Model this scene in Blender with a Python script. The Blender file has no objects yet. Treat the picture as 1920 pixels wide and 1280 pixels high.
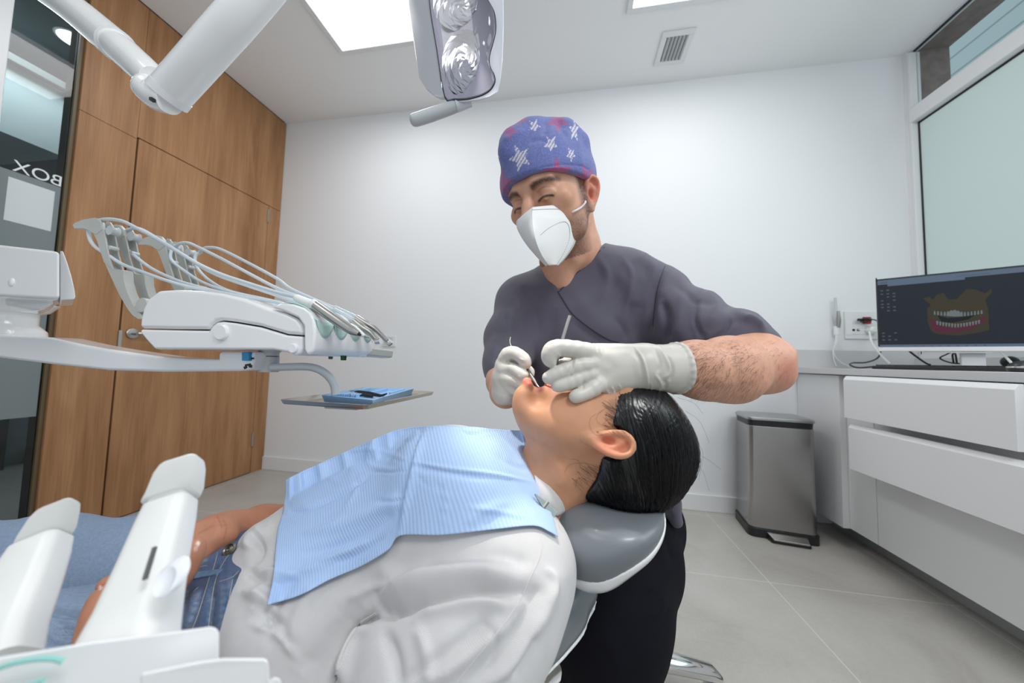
import bpy, bmesh, math, random
import numpy as np
from mathutils import Vector, Matrix
from mathutils.bvhtree import BVHTree

random.seed(5); RNG = np.random.RandomState(7)
SC = bpy.context.scene; COL = SC.collection

# ------------------------------------------------------------------ camera
YAW, PIT, ROL, FPX, EYE = 0.173183, 0.0591177, 0.0265577, 626.07, 0.855
BACK, LEFT, RIGHT, TOP = 2.21, -2.261, 1.887, 2.70        # back wall y, side walls x, ceiling z
FW = np.array([-math.sin(YAW)*math.cos(PIT), math.cos(YAW)*math.cos(PIT), math.sin(PIT)])
_r = np.cross(FW, [0, 0, 1]); _r /= np.linalg.norm(_r); _u = np.cross(_r, FW)
RT = _r*math.cos(ROL) + _u*math.sin(ROL); UP = -_r*math.sin(ROL) + _u*math.cos(ROL)
CAM = np.array([0, 0, EYE])
cam = bpy.data.cameras.new('camera'); cam_o = bpy.data.objects.new('camera', cam); COL.objects.link(cam_o)
cam.sensor_width = 36; cam.lens = 36*FPX/1920; cam.clip_start = 0.02
cam_o.matrix_world = Matrix(((RT[0], UP[0], -FW[0], 0), (RT[1], UP[1], -FW[1], 0), (RT[2], UP[2], -FW[2], EYE), (0, 0, 0, 1)))
cam.dof.use_dof = True; cam.dof.focus_distance = 0.56; cam.dof.aperture_fstop = 4.0
SC.camera = cam_o

# ------------------------------------------------------------------ world, lights, exposure
w = bpy.data.worlds.new('world'); SC.world = w; w.use_nodes = True
w.node_tree.nodes['Background'].inputs[0].default_value = (0.86, 0.93, 1.0, 1)
w.node_tree.nodes['Background'].inputs[1].default_value = 0.72
def area(name, loc, target, sx, sy, power, color=(1, 1, 1), spread=180):
    l = bpy.data.lights.new(name, 'AREA'); l.shape = 'RECTANGLE'; l.size = sx; l.size_y = sy
    l.energy = power; l.color = color; l.spread = math.radians(spread)
    o = bpy.data.objects.new(name, l); COL.objects.link(o); o.location = loc
    o.rotation_euler = (Vector(target)-Vector(loc)).to_track_quat('-Z', 'Y').to_euler()
    return o
area('panel_and_fill_light', (-1.1, 1.42, 2.66), (-1.1, 1.42, 0), .56, .56, 7)
area('panel_and_fill_light', (.56, 1.42, 2.66), (.56, 1.42, 0), .56, .56, 6)
area('panel_and_fill_light', (.9, -.35, 2.66), (.5, .5, 0), .7, .7, 30)  # added key light, right and behind the camera, with no panel modelled
area('panel_and_fill_light', (-1.2, -.5, 2.66), (-1.2, -.5, 0), .9, .9, 9)  # added fill light behind the camera, unseen, with no panel modelled
area('window_daylight', (1.84, .55, 1.75), (0, .6, 1.0), 1.3, 1.1, 14, (.9, .96, 1))
area('corridor_light', (-3.0, 1.2, 2.68), (-3.0, 1.2, 0), .5, .5, 22)
sp = bpy.data.lights.new('operating_light', 'SPOT'); sp.energy = 21; sp.spot_size = math.radians(27); sp.spot_blend = .6
sp.shadow_soft_size = .022; sp.color = (1, .97, .9)
so = bpy.data.objects.new('operating_light', sp); COL.objects.link(so)
SC.view_settings.view_transform = 'Standard'; SC.view_settings.look = 'None'
SC.view_settings.exposure = 0.06; SC.view_settings.gamma = 1; SC.view_settings.use_curve_mapping = False
SC.cycles.use_denoising = True; SC.cycles.max_bounces = 7; SC.cycles.diffuse_bounces = 4; SC.cycles.glossy_bounces = 4
SC.cycles.transparent_max_bounces = 12; SC.cycles.sample_clamp_indirect = 4; SC.cycles.caustics_reflective = False; SC.cycles.caustics_refractive = False

# ------------------------------------------------------------------ helpers
def at(u, v, d):                      # photo pixel + distance along the view axis -> a point of the room
    return CAM + d*(FW + (u-960)/FPX*RT - (v-640)/FPX*UP)
def A(*l): return [at(*p) for p in l]
def on(u, v, ax, val):                # the point of the plane coord[ax]=val seen at a photo pixel
    q = at(u, v, 1)-CAM; return CAM + (val-CAM[ax])/q[ax]*q
def pix(V):                           # room points -> photo pixels and depth
    d = np.asarray(V)-CAM; z = d@FW
    return 960+FPX*(d@RT)/z, 640-FPX*(d@UP)/z, z
def nrm(v): v = np.asarray(v, float); return v/(np.linalg.norm(v)+1e-12)
def srgb(r, g, b):
    f = lambda c: ((c/255+.055)/1.055)**2.4 if c > 10 else c/255/12.92
    return (f(r), f(g), f(b))
MATS = {}
def mat(name, col=(.8, .8, .8), rough=.5, metal=0, spec=.5, bump=0, bscale=200, sss=0, coat=0, emit=None, estr=1, alpha=1, sheen=0, var=0, vscale=6, attr=None, trans=0, aniso=0, bdist=.001, stretch=None):
    m = bpy.data.materials.new(name); m.use_nodes = True; MATS[name] = m
    nt = m.node_tree; N = nt.nodes; L = nt.links; b = N['Principled BSDF']
    I = b.inputs
    I['Base Color'].default_value = (*col, 1); I['Roughness'].default_value = rough; I['Metallic'].default_value = metal
    I['Specular IOR Level'].default_value = spec; I['Coat Weight'].default_value = coat; I['Alpha'].default_value = alpha
    I['Sheen Weight'].default_value = sheen; I['Transmission Weight'].default_value = trans; I['Anisotropic'].default_value = aniso
    if sss: I['Subsurface Weight'].default_value = sss; I['Subsurface Scale'].default_value = .006; I['Subsurface Radius'].default_value = (1, .35, .2)
    if emit: I['Emission Color'].default_value = (*emit, 1); I['Emission Strength'].default_value = estr
    tc = N.new('ShaderNodeTexCoord'); src = tc.outputs['Object']
    if stretch:
        mp = N.new('ShaderNodeMapping'); mp.inputs['Scale'].default_value = stretch; L.new(src, mp.inputs[0]); src = mp.outputs[0]
    base = None
    if attr:
        a = N.new('ShaderNodeAttribute'); a.attribute_name = attr; base = a.outputs['Color']; L.new(base, I['Base Color'])
    if var:
        n = N.new('ShaderNodeTexNoise'); n.inputs['Scale'].default_value = vscale; n.inputs['Detail'].default_value = 6; L.new(src, n.inputs['Vector'])
        mr = N.new('ShaderNodeMapRange'); mr.inputs[1].default_value = .3; mr.inputs[2].default_value = .7; mr.inputs[3].default_value = 1-var; mr.inputs[4].default_value = 1+var
        L.new(n.outputs[0], mr.inputs[0])
        mx = N.new('ShaderNodeVectorMath'); mx.operation = 'SCALE'
        if base: L.new(base, mx.inputs[0])
        else: mx.inputs[0].default_value = col
        L.new(mr.outputs[0], mx.inputs['Scale']); L.new(mx.outputs[0], I['Base Color'])
    if bump:
        n = N.new('ShaderNodeTexNoise'); n.inputs['Scale'].default_value = bscale; n.inputs['Detail'].default_value = 3; L.new(src, n.inputs['Vector'])
        bp = N.new('ShaderNodeBump'); bp.inputs['Strength'].default_value = bump; bp.inputs['Distance'].default_value = bdist
        L.new(n.outputs[0], bp.inputs['Height']); L.new(bp.outputs[0], I['Normal'])
    return m
class G:                              # tiny node-graph helper
    def __init__(s, m): s.nt = m.node_tree; s.b = s.nt.nodes['Principled BSDF']
    def n(s, t, **k):
        x = s.nt.nodes.new('ShaderNode'+t)
        for a, v in k.items(): setattr(x, a, v)
        return x
    def l(s, a, b): s.nt.links.new(a, b)
    def math(s, op, a, b=None, c=None):
        x = s.n('Math', operation=op)
        for i, v in enumerate((a, b, c)):
            if v is None: continue
            if isinstance(v, (int, float)): x.inputs[i].default_value = v
            else: s.l(v, x.inputs[i])
        return x.outputs[0]
    def ramp(s, f, stops):
        x = s.n('ValToRGB'); e = x.color_ramp.elements
        while len(e) < len(stops): e.new(.5)
        for i, (p, c) in enumerate(stops): e[i].position = p; e[i].color = (*c, 1)
        s.l(f, x.inputs[0]); return x.outputs[0]
    def mix(s, f, a, b):
        x = s.n('Mix', data_type='RGBA')
        for i, v in ((0, f), (6, a), (7, b)):
            if isinstance(v, (int, float)): x.inputs[i].default_value = v
            elif isinstance(v, tuple): x.inputs[i].default_value = (*v, 1)
            else: s.l(v, x.inputs[i])
        return x.outputs[2]

def props(o, label=None, cat=None, group=None, kind=None):
    if label: o['label'] = label
    if cat: o['category'] = cat
    if group: o['group'] = group
    if kind: o['kind'] = kind
    return o
def thing(name, loc, label, cat, group=None):
    o = bpy.data.objects.new(name, None); COL.objects.link(o); o.empty_display_size = .05
    o.location = Vector([float(c) for c in loc]); return props(o, label, cat, group)
def org(parent):
    o = Vector((0, 0, 0))
    while parent is not None: o += parent.location; parent = parent.parent
    return o
class MB:
    def __init__(s): s.v = []; s.f = []; s.m = []; s.mi = 0
    def add(s, V, F):
        k = len(s.v); s.v += [tuple(float(c) for c in p) for p in V]; s.f += [tuple(i+k for i in q) for q in F]; s.m += [s.mi]*len(F); return s
    def box(s, x0, x1, y0, y1, z0, z1):
        V = [(x, y, z) for x in (x0, x1) for y in (y0, y1) for z in (z0, z1)]
        return s.add(V, [(0, 1, 3, 2), (4, 6, 7, 5), (0, 4, 5, 1), (2, 3, 7, 6), (0, 2, 6, 4), (1, 5, 7, 3)])
    def obox(s, c, ax, ay, az, hx, hy, hz):   # oriented box
        c, ax, ay, az = map(np.asarray, (c, ax, ay, az))
        V = [c+ax*hx*i+ay*hy*j+az*hz*k for i in (-1, 1) for j in (-1, 1) for k in (-1, 1)]
        return s.add(V, [(0, 1, 3, 2), (4, 6, 7, 5), (0, 4, 5, 1), (2, 3, 7, 6), (0, 2, 6, 4), (1, 5, 7, 3)])
    def prism(s, poly, vec):                  # polygon (3D points) extruded by vec
        n = len(poly); V = [np.asarray(p) for p in poly]+[np.asarray(p)+np.asarray(vec) for p in poly]
        return s.add(V, [tuple(range(n))[::-1], tuple(range(n, 2*n))]+[(i, (i+1) % n, n+(i+1) % n, n+i) for i in range(n)])
    def loft(s, rings, caps=True, close=True):
        n = len(rings[0]); k = len(rings); V = [p for r in rings for p in r]
        F = [(i*n+j, i*n+(j+1) % n, (i+1)*n+(j+1) % n, (i+1)*n+j) for i in range(k-1) for j in range(n if close else n-1)]
        if caps: F += [tuple(range(n))[::-1], tuple(range((k-1)*n, k*n))]
        return s.add(V, F)
    def tube(s, pts, r, seg=14, up=None, flat=1.0, caps=True):
        pts = [np.asarray(p, float) for p in pts]; n = len(pts)
        rs = r if hasattr(r, '__len__') else [r]*n
        T = [nrm(pts[min(i+1, n-1)]-pts[max(i-1, 0)]) for i in range(n)]
        a = np.asarray(up, float) if up is not None else (np.array([0, 0, 1.]) if abs(T[0][2]) < .9 else np.array([1., 0, 0]))
        N = nrm(a-T[0]*(a@T[0])); rings = []
        for i in range(n):
            if up is not None: N = nrm(a-T[i]*(a@T[i]))
            else: N = nrm(N-T[i]*(N@T[i]))
            B = np.cross(T[i], N)
            rings.append([pts[i]+rs[i]*(math.cos(t)*N+flat*math.sin(t)*B) for t in np.linspace(0, 2*math.pi, seg, endpoint=False)])
        return s.loft(rings, caps)
    def lathe(s, c, axis, prof, seg=32):       # prof: (radius, height along axis)
        c = np.asarray(c, float); z = nrm(axis); a = np.array([1., 0, 0]) if abs(z[0]) < .9 else np.array([0, 1., 0])
        x = nrm(a-z*(a@z)); y = np.cross(z, x)
        return s.loft([[c+z*h+r*(math.cos(t)*x+math.sin(t)*y) for t in np.linspace(0, 2*math.pi, seg, endpoint=False)] for r, h in prof])
    def ball(s, c, r, seg=16):
        R = np.asarray(r, float)*np.ones(3); c = np.asarray(c, float)
        return s.loft([[c+R*np.array([math.sin(p)*math.cos(t), math.sin(p)*math.sin(t), math.cos(p)]) for t in np.linspace(0, 2*math.pi, seg, endpoint=False)] for p in np.linspace(.02, math.pi-.02, seg//2+2)])
    def build(s, name, m, parent=None, bevel=0, seg=2, smooth=True, angle=35, sub=0, **pr):
        me = bpy.data.meshes.new(name); o0 = org(parent)
        loc = pr.pop('loc', None); L = Vector([float(c) for c in loc]) if loc is not None else Vector((0, 0, 0))
        me.from_pydata([tuple(Vector(v)-o0-L) for v in s.v], [], s.f)
        bm = bmesh.new(); bm.from_mesh(me); bmesh.ops.recalc_face_normals(bm, faces=bm.faces); bm.to_mesh(me); bm.free()
        for mm in (m if isinstance(m, (list, tuple)) else [m]): me.materials.append(mm)
        if max(s.m or [0]) > 0: me.polygons.foreach_set('material_index', s.m)
        if smooth:
            me.polygons.foreach_set('use_smooth', [True]*len(me.polygons)); me.set_sharp_from_angle(angle=math.radians(angle))
        o = bpy.data.objects.new(name, me); COL.objects.link(o); o.parent = parent; o.location = L
        if bevel:
            b = o.modifiers.new('bevel', 'BEVEL'); b.width = bevel; b.segments = seg; b.limit_method = 'ANGLE'; b.angle_limit = math.radians(30); b.harden_normals = True
        if sub:
            b = o.modifiers.new('sub', 'SUBSURF'); b.levels = sub; b.render_levels = sub
        props(o, **pr); return o
def cr(pts, n=8):                        # Catmull-Rom through any-dimensional points
    P = np.asarray(pts, float); P = np.vstack([2*P[0]-P[1], P, 2*P[-1]-P[-2]]); out = []
    for i in range(1, len(P)-2):
        p0, p1, p2, p3 = P[i-1:i+3]
        for t in np.linspace(0, 1, n, endpoint=False):
            out.append(.5*((2*p1)+(-p0+p2)*t+(2*p0-5*p1+4*p2-p3)*t*t+(-p0+3*p1-3*p2+p3)*t**3))
    out.append(P[-2]); return out
def rail(pts, n=8):                      # (u,v,depth) points -> smooth line of room points
    return [at(*q) for q in cr(pts, n)]
# ------------------------------------------------------------------ materials
WALL = mat('wall_paint', (.80, .815, .835), .75, bump=.05, bscale=90)
CEIL = mat('ceiling_paint', (.90, .905, .91), .85)
WHITE = mat('white_lacquer', (.80, .81, .82), .35)
TRIMW = mat('white_trim', (.78, .79, .80), .4)
GLOSS = mat('glossy_white_plastic', (.90, .905, .91), .16, coat=.3)
MATTW = mat('soft_white_plastic', (.86, .86, .84), .35)
GREYP = mat('warm_grey_plastic', (.52, .53, .50), .3)
LGREY = mat('light_grey_plastic', (.58, .61, .62), .28)
BLACK = mat('black_plastic', (.012, .012, .014), .35)
DARK = mat('dark_gap', (.03, .02, .015), .8)
STEEL = mat('brushed_steel', (.40, .39, .385), .26, metal=1, bump=.08, bscale=60, stretch=(1, 1, 60), aniso=.5, bdist=.0004)
CHROME = mat('chrome', (.75, .75, .75), .08, metal=1)
SATIN = mat('satin_metal', (.46, .45, .43), .28, metal=1)
QUARTZ = mat('grey_quartz', (.62, .62, .63), .3, var=.05, vscale=300)
PLINTH = mat('plinth_grey', (.42, .44, .44), .35)

def wood():
    m = mat('oak_veneer', rough=.42, spec=.35); g = G(m)
    tc = g.n('TexCoord'); mp = g.n('Mapping'); mp.inputs['Scale'].default_value = (1, 4.5, .42); g.l(tc.outputs['Object'], mp.inputs[0])
    n1 = g.n('TexNoise'); n1.inputs['Scale'].default_value = 1.5; n1.inputs['Detail'].default_value = 3; n1.inputs['Distortion'].default_value = .5; g.l(mp.outputs[0], n1.inputs[0])
    rings = g.math('SINE', g.math('MULTIPLY', n1.outputs[0], 34.))
    mp2 = g.n('Mapping'); mp2.inputs['Scale'].default_value = (1, 160, 5); g.l(tc.outputs['Object'], mp2.inputs[0])
    n2 = g.n('TexNoise'); n2.inputs['Scale'].default_value = 1.; n2.inputs['Detail'].default_value = 5; g.l(mp2.outputs[0], n2.inputs[0])
    n3 = g.n('TexNoise'); n3.inputs['Scale'].default_value = 2.2; n3.inputs['Detail'].default_value = 2; g.l(mp.outputs[0], n3.inputs[0])
    f = g.math('ADD', g.math('ADD', g.math('MULTIPLY', rings, .045), g.math('MULTIPLY', n2.outputs[0], .35)), g.math('MULTIPLY', n3.outputs[0], .65))
    c = g.ramp(f, [(.28, (.25, .118, .050)), (.5, (.37, .188, .086)), (.72, (.47, .26, .13))])
    g.l(c, g.b.inputs['Base Color'])
    bp = g.n('Bump'); bp.inputs['Strength'].default_value = .15; bp.inputs['Distance'].default_value = .0006; g.l(f, bp.inputs['Height']); g.l(bp.outputs[0], g.b.inputs['Normal'])
    return m
WOOD = wood()
def tiles():
    m = mat('stone_floor_tile', rough=.42, spec=.4); g = G(m)
    tc = g.n('TexCoord'); sx = g.n('SeparateXYZ'); g.l(tc.outputs['Object'], sx.inputs[0])
    def line(o, off):
        k = g.math('MODULO', g.math('ADD', o, off), .6); k = g.math('ABSOLUTE', g.math('SUBTRACT', k, .3)); return g.math('GREATER_THAN', k, .2985)
    gr = g.math('MAXIMUM', line(sx.outputs[0], 6-.8+.6), line(sx.outputs[1], 6-1.55+.6))
    n = g.n('TexNoise'); n.inputs['Scale'].default_value = 2.2; n.inputs['Detail'].default_value = 9; n.inputs['Roughness'].default_value = .65; n.inputs['Distortion'].default_value = .8; g.l(tc.outputs['Object'], n.inputs[0])
    n2 = g.n('TexNoise'); n2.inputs['Scale'].default_value = 90; n2.inputs['Detail'].default_value = 4; g.l(tc.outputs['Object'], n2.inputs[0])
    f = g.math('ADD', g.math('MULTIPLY', n.outputs[0], .8), g.math('MULTIPLY', n2.outputs[0], .2))
    c = g.ramp(f, [(.3, (.37, .35, .32)), (.5, (.45, .435, .405)), (.7, (.52, .505, .475))])
    g.l(g.mix(gr, c, (.66, .65, .62)), g.b.inputs['Base Color'])
    return m
TILE = tiles()
def glass(name, tint, gloss=.06, rough=.02):
    m = bpy.data.materials.new(name); m.use_nodes = True; nt = m.node_tree; nt.nodes.clear()
    o = nt.nodes.new('ShaderNodeOutputMaterial'); t = nt.nodes.new('ShaderNodeBsdfTransparent'); g_ = nt.nodes.new('ShaderNodeBsdfGlossy'); x = nt.nodes.new('ShaderNodeMixShader')
    fr = nt.nodes.new('ShaderNodeFresnel'); fr.inputs[0].default_value = 1.45
    t.inputs[0].default_value = (*tint, 1); g_.inputs['Roughness'].default_value = rough
    ge = nt.nodes.new('ShaderNodeNewGeometry'); mm = nt.nodes.new('ShaderNodeMath'); mm.operation = 'SUBTRACT'; mm.inputs[0].default_value = 1; m2 = nt.nodes.new('ShaderNodeMath'); m2.operation = 'MULTIPLY'
    nt.links.new(ge.outputs['Backfacing'], mm.inputs[1]); nt.links.new(mm.outputs[0], m2.inputs[0]); nt.links.new(fr.outputs[0], m2.inputs[1]); nt.links.new(m2.outputs[0], x.inputs[0]); nt.links.new(t.outputs[0], x.inputs[1]); nt.links.new(g_.outputs[0], x.inputs[2]); nt.links.new(x.outputs[0], o.inputs[0])
    return m
GLASS = glass('partition_glass', (.62, .68, .69))
CLEAR = glass('clear_glass', (.93, .97, .97))
FROST = mat('frosted_window_film', (.44, .53, .52), .45, spec=.3, emit=(.62, .78, .76), estr=.20)
FROSTG = mat('grey_frosted_film', (.19, .225, .23), .35)

# ------------------------------------------------------------------ room
S = dict(kind='structure')
MB().box(LEFT-3.2, 3.2, -3, BACK+3, -.08, 0).build('floor', TILE, **S)
cb = MB()                                     # ceiling with the openings of two panels and a vent left solid above
cb.box(LEFT, RIGHT+.12, -1.2, BACK+.1, TOP, TOP+.1); cb.build('ceiling', CEIL, **S)
MB().box(LEFT-.1, RIGHT+.2, BACK, BACK+.12, -.02, TOP+.05).build('wall_back', WALL, **S)
wl = MB()
wl.box(LEFT-.10, LEFT-.022, 1.112, BACK+.02, 0, TOP+.05); wl.build('wall_left', DARK, **S)
def slab(name, y0, y1, z0, z1, n): return MB().box(LEFT-.02, LEFT, y0, y1, z0, z1).build(name, WOOD, bevel=.0015, **S)
slab('trim_1', 1.114, 1.3235, 0, 1.968, 1); slab('trim_2', 1.114, 1.3235, 1.9695, TOP-.006, 1)
slab('trim_3', 1.3245, BACK-.002, 1.981, TOP-.006, 1); slab('trim_4', 2.106, BACK-.002, 0, 1.978, 1)
d1 = MB().box(LEFT-.02, LEFT+.001, 1.331, 2.102, .006, 1.976).build('door_1', WOOD, bevel=.0015, **S)
hb = MB()
hc = on(247, 625, 0, LEFT)
hb.lathe(hc, (1, 0, 0), [(.026, 0), (.026, .008), (.022, .010)], 28)
hb.lathe(hc, (1, 0, 0), [(.009, .008), (.009, .042)], 16)
hb.tube([hc+np.array([.042, 0, 0]), hc+np.array([.05, .02, 0]), hc+np.array([.05, .13, 0])], .0085, 14)
hb.build('door_handle', SATIN, d1)
for (yy, zz) in ((2.102, 1.90), (2.102, .24), (1.329, .91)):
    MB().box(LEFT+.0005, LEFT+.006, yy-.007, yy+.007, zz-.05, zz+.05).build('hinge', SATIN, d1, bevel=.001)
MB().box(LEFT, RIGHT, BACK-.014, BACK, 0, .095).build('baseboard_back', TRIMW, bevel=.003, **S)
# glass partition
w1 = MB().box(LEFT-.030, LEFT-.022, -1.0, 1.100, 0, TOP).build('window_1', GLASS, **S)
MB().box(LEFT-.0218, LEFT-.0208, .3, 1.094, .562, 1.585).build('frosted_band', FROSTG, w1)
MB().box(LEFT-.0208, LEFT-.0202, .952, 1.078, 1.376, 1.557).build('white_notice', mat('white_paper', (.62, .67, .68), .6), w1)
fr = MB(); fr.box(LEFT-.034, LEFT-.012, 1.100, 1.113, 0, TOP); fr.build('window_frame', mat('bronze_frame', (.12, .085, .04), .4), w1)
MB().box(LEFT-.03, LEFT+.02, .70, .902, 0, TOP).build('trim_5', WHITE, bevel=.004, **S)
cu = bpy.data.curves.new('lettering', 'FONT'); cu.body = 'BOX'; cu.size = .068; cu.extrude = .0004; cu.align_x = 'LEFT'
tmp = bpy.data.objects.new('tmp', cu); COL.objects.link(tmp)
bpy.context.view_layer.update()
me = bpy.data.meshes.new_from_object(tmp.evaluated_get(bpy.context.evaluated_depsgraph_get())); bpy.data.objects.remove(tmp)
for v in me.vertices:                        # read from the corridor: reversed seen from inside
    v.co = Vector((LEFT-.0202-v.co.z, 1.098-v.co.x*.98, 1.588+v.co.y))
me.materials.clear(); me.materials.append(mat('white_vinyl', (.75, .8, .82), .5))
lt = bpy.data.objects.new('lettering', me); COL.objects.link(lt); lt.parent = w1
# corridor behind the glass
COR = mat('corridor_grey', (.21, .235, .245), .8); CORD = mat('corridor_dark', (.10, .115, .12), .7); CORL = mat('corridor_soffit', (.62, .70, .72), .8)
MB().box(-4.1, -4.0, -1, 5, 0, 3.0).build('wall_corridor', COR, **S)
MB().box(-5.1, LEFT-.12, -1, 5, 2.72, 2.8).build('ceiling_corridor', COR, **S)
MB().box(-4.0, -3.15, -1, 1.52, 2.06, 2.46).build('trim_6', CORL, **S)
MB().box(-4.0, -3.10, -1, 2.2, 2.46, 2.50).build('trim_7', CORD, **S)
MB().box(-3.99, -3.9, .6, 1.75, 0, 2.0).build('door_2', mat('dark_brown_door', (.045, .032, .034), .5), **S)
MB().box(-3.995, -3.9, 1.9, 4, 0, .1).build('baseboard_corridor', COR, **S)
dl = thing('ceiling_downlight', (-2.97, 1.42, 2.70), 'round white recessed downlight glowing in the corridor ceiling behind the glass', 'ceiling light')
MB().lathe((-2.97, 1.42, 2.722), (0, 0, -1), [(.085, 0), (.085, .006), (.075, .008)], 32).build('trim_ring', WHITE, dl)
MB().lathe((-2.97, 1.42, 2.720), (0, 0, -1), [(.072, 0), (.072, .009)], 32).build('lens', mat('glowing_lens', (1, 1, 1), emit=(1, .98, .94), estr=6), dl)

# right wall with windows
wr = MB(); X0, X1 = RIGHT, RIGHT+.05
wr.box(X0, X1, 2.178, BACK+.02, 0, TOP+.02)          # strip in the corner
wr.box(X0, X1, -1.2, 2.178, 0, .90); wr.box(X0, X1, -1.2, 2.178, 2.69, TOP+.02)
wr.build('wall_right', WALL, **S)
win = MB().box(X0+.03, X0+.038, -1.1, 2.176, 1.0, 2.26).build('window_2', FROST, **S)
ff = MB()
ff.box(X0-.008, X0+.05, -1.1, 2.178, 2.262, 2.345); ff.box(X0-.004, X0+.05, -1.1, 2.178, .90, .99)
ff.box(X0-.004, X0+.05, 2.166, 2.182, .95, 2.68); ff.build('window_frame', TRIMW, win, bevel=.003)
MB().box(X0+.026, X0+.03, -1.1, 2.166, 2.252, 2.262).add([], []).build('window_seal', BLACK, win)
MB().box(X0+.024, X0+.03, 2.161, 2.166, 1.0, 2.26).build('window_seal', BLACK, win)
w3 = MB().box(X0+.03, X0+.036, -1.1, 2.166, 2.345, 2.69).build('window_3', CLEAR, **S)
MB().box(X0+.02, X0+.03, -1.1, 2.168, 2.682, 2.69).build('window_seal', BLACK, w3)
STONE = mat('brown_stone', (.20, .16, .145), .8, bump=.5, bscale=60, var=.25, vscale=25, bdist=.004)
rv = MB(); rv.box(X0+.052, 2.08, 2.170, 2.42, .9, 2.80); rv.box(X0+.052, 2.08, -1.2, 2.20, 2.69, 2.85)
rv.build('trim_8', STONE, **S)
# facade across the street
SID = mat('pale_cladding', (.52, .63, .64), .7); g = G(SID)
tc = g.n('TexCoord'); sx = g.n('SeparateXYZ'); g.l(tc.outputs['Object'], sx.inputs[0])
k = g.math('LESS_THAN', g.math('MODULO', g.math('ADD', sx.outputs[2], 10), .22), .022)
g.l(g.mix(k, (.55, .68, .69), (.30, .37, .40)), g.b.inputs['Base Color'])
fac = thing('apartment_building', (4.6, 3.6, 0), 'pale building with horizontal cladding outside the high window', 'building')
MB().box(4.6, 5.2, 3.9, 7, 0, 7).build('clad_wall', SID, fac)
MB().box(4.5, 5.2, 3.72, 3.9, 0, 7).build('pillar', mat('pale_pillar', (.62, .68, .66), .7), fac)
MB().box(4.55, 5.2, 2.35, 3.72, 0, 7).build('rendered_wall', mat('pale_render', (.58, .71, .69), .7), fac)
MB().box(4.3, 5.2, 1.2, 2.35, 0, 7).build('beige_wall', mat('beige_render', (.55, .44, .35), .7), fac)
MB().box(4.26, 4.3, 1.3, 2.1, 4.2, 6.4).build('dark_window', mat('dark_pane', (.07, .07, .06), .3), fac)

# ceiling fittings
def panel(x0, x1, y0, y1, label):
    t = thing('ceiling_light', ((x0+x1)/2, (y0+y1)/2, TOP-.012), label, 'ceiling light', 'square ceiling light panels')
    f = MB(); b = .028
    f.box(x0, x1, y0, y0+b, TOP-.012, TOP); f.box(x0, x1, y1-b, y1, TOP-.012, TOP); f.box(x0, x0+b, y0+b, y1-b, TOP-.012, TOP); f.box(x1-b, x1, y0+b, y1-b, TOP-.012, TOP)
    f.build('frame', TRIMW, t, bevel=.002)
    MB().box(x0+b, x1-b, y0+b, y1-b, TOP-.006, TOP-.001).build('diffuser', mat('lit_diffuser', (1, 1, 1), emit=(1, 1, 1), estr=2.2), t)
panel(-1.405, -.805, 1.12, 1.72, 'bright square ceiling light panel left of the operating lamp')
panel(.262, .862, 1.12, 1.722, 'square ceiling light panel cut by the top edge above the vent')
t = thing('ceiling_vent', (.565, 1.965, TOP-.01), 'small square white ceiling vent with slanted louvres', 'vent')
f = MB(); x0, x1, y0, y1, b = .478, .652, 1.855, 2.07, .03
f.box(x0, x1, y0, y0+b, TOP-.01, TOP); f.box(x0, x1, y1-b, y1, TOP-.01, TOP); f.box(x0, x0+b, y0+b, y1-b, TOP-.01, TOP); f.box(x1-b, x1, y0+b, y1-b, TOP-.01, TOP)
f.build('frame', TRIMW, t, bevel=.002)
MB().box(x0+b, x1-b, y0+b, y1-b, TOP-.0015, TOP-.0005).build('dark_opening', BLACK, t)
for i in range(6):
    xx = x0+b+.006+i*.0195
    MB().prism([(xx, y0+b, TOP-.002), (xx+.004, y0+b, TOP-.002), (xx+.013, y0+b, TOP-.012), (xx+.009, y0+b, TOP-.012)], (0, y1-y0-2*b, 0)).build('slat', LGREY, t)
# wall switch behind the handpieces
sw = thing('wall_switch', (-1.27, BACK, .95), 'small white switch plate on the back wall behind the handpieces', 'switch')
a0, a1 = on(718, 629, 1, BACK), on(742, 650, 1, BACK)
MB().box(a0[0], a1[0], BACK-.008, BACK, a1[2], a0[2]).build('plate', TRIMW, sw, bevel=.002)
MB().box(a0[0]+.012, a1[0]-.02, BACK-.011, BACK-.008, a1[2]+.012, a0[2]-.012).build('rocker', LGREY, sw, bevel=.001)

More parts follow.
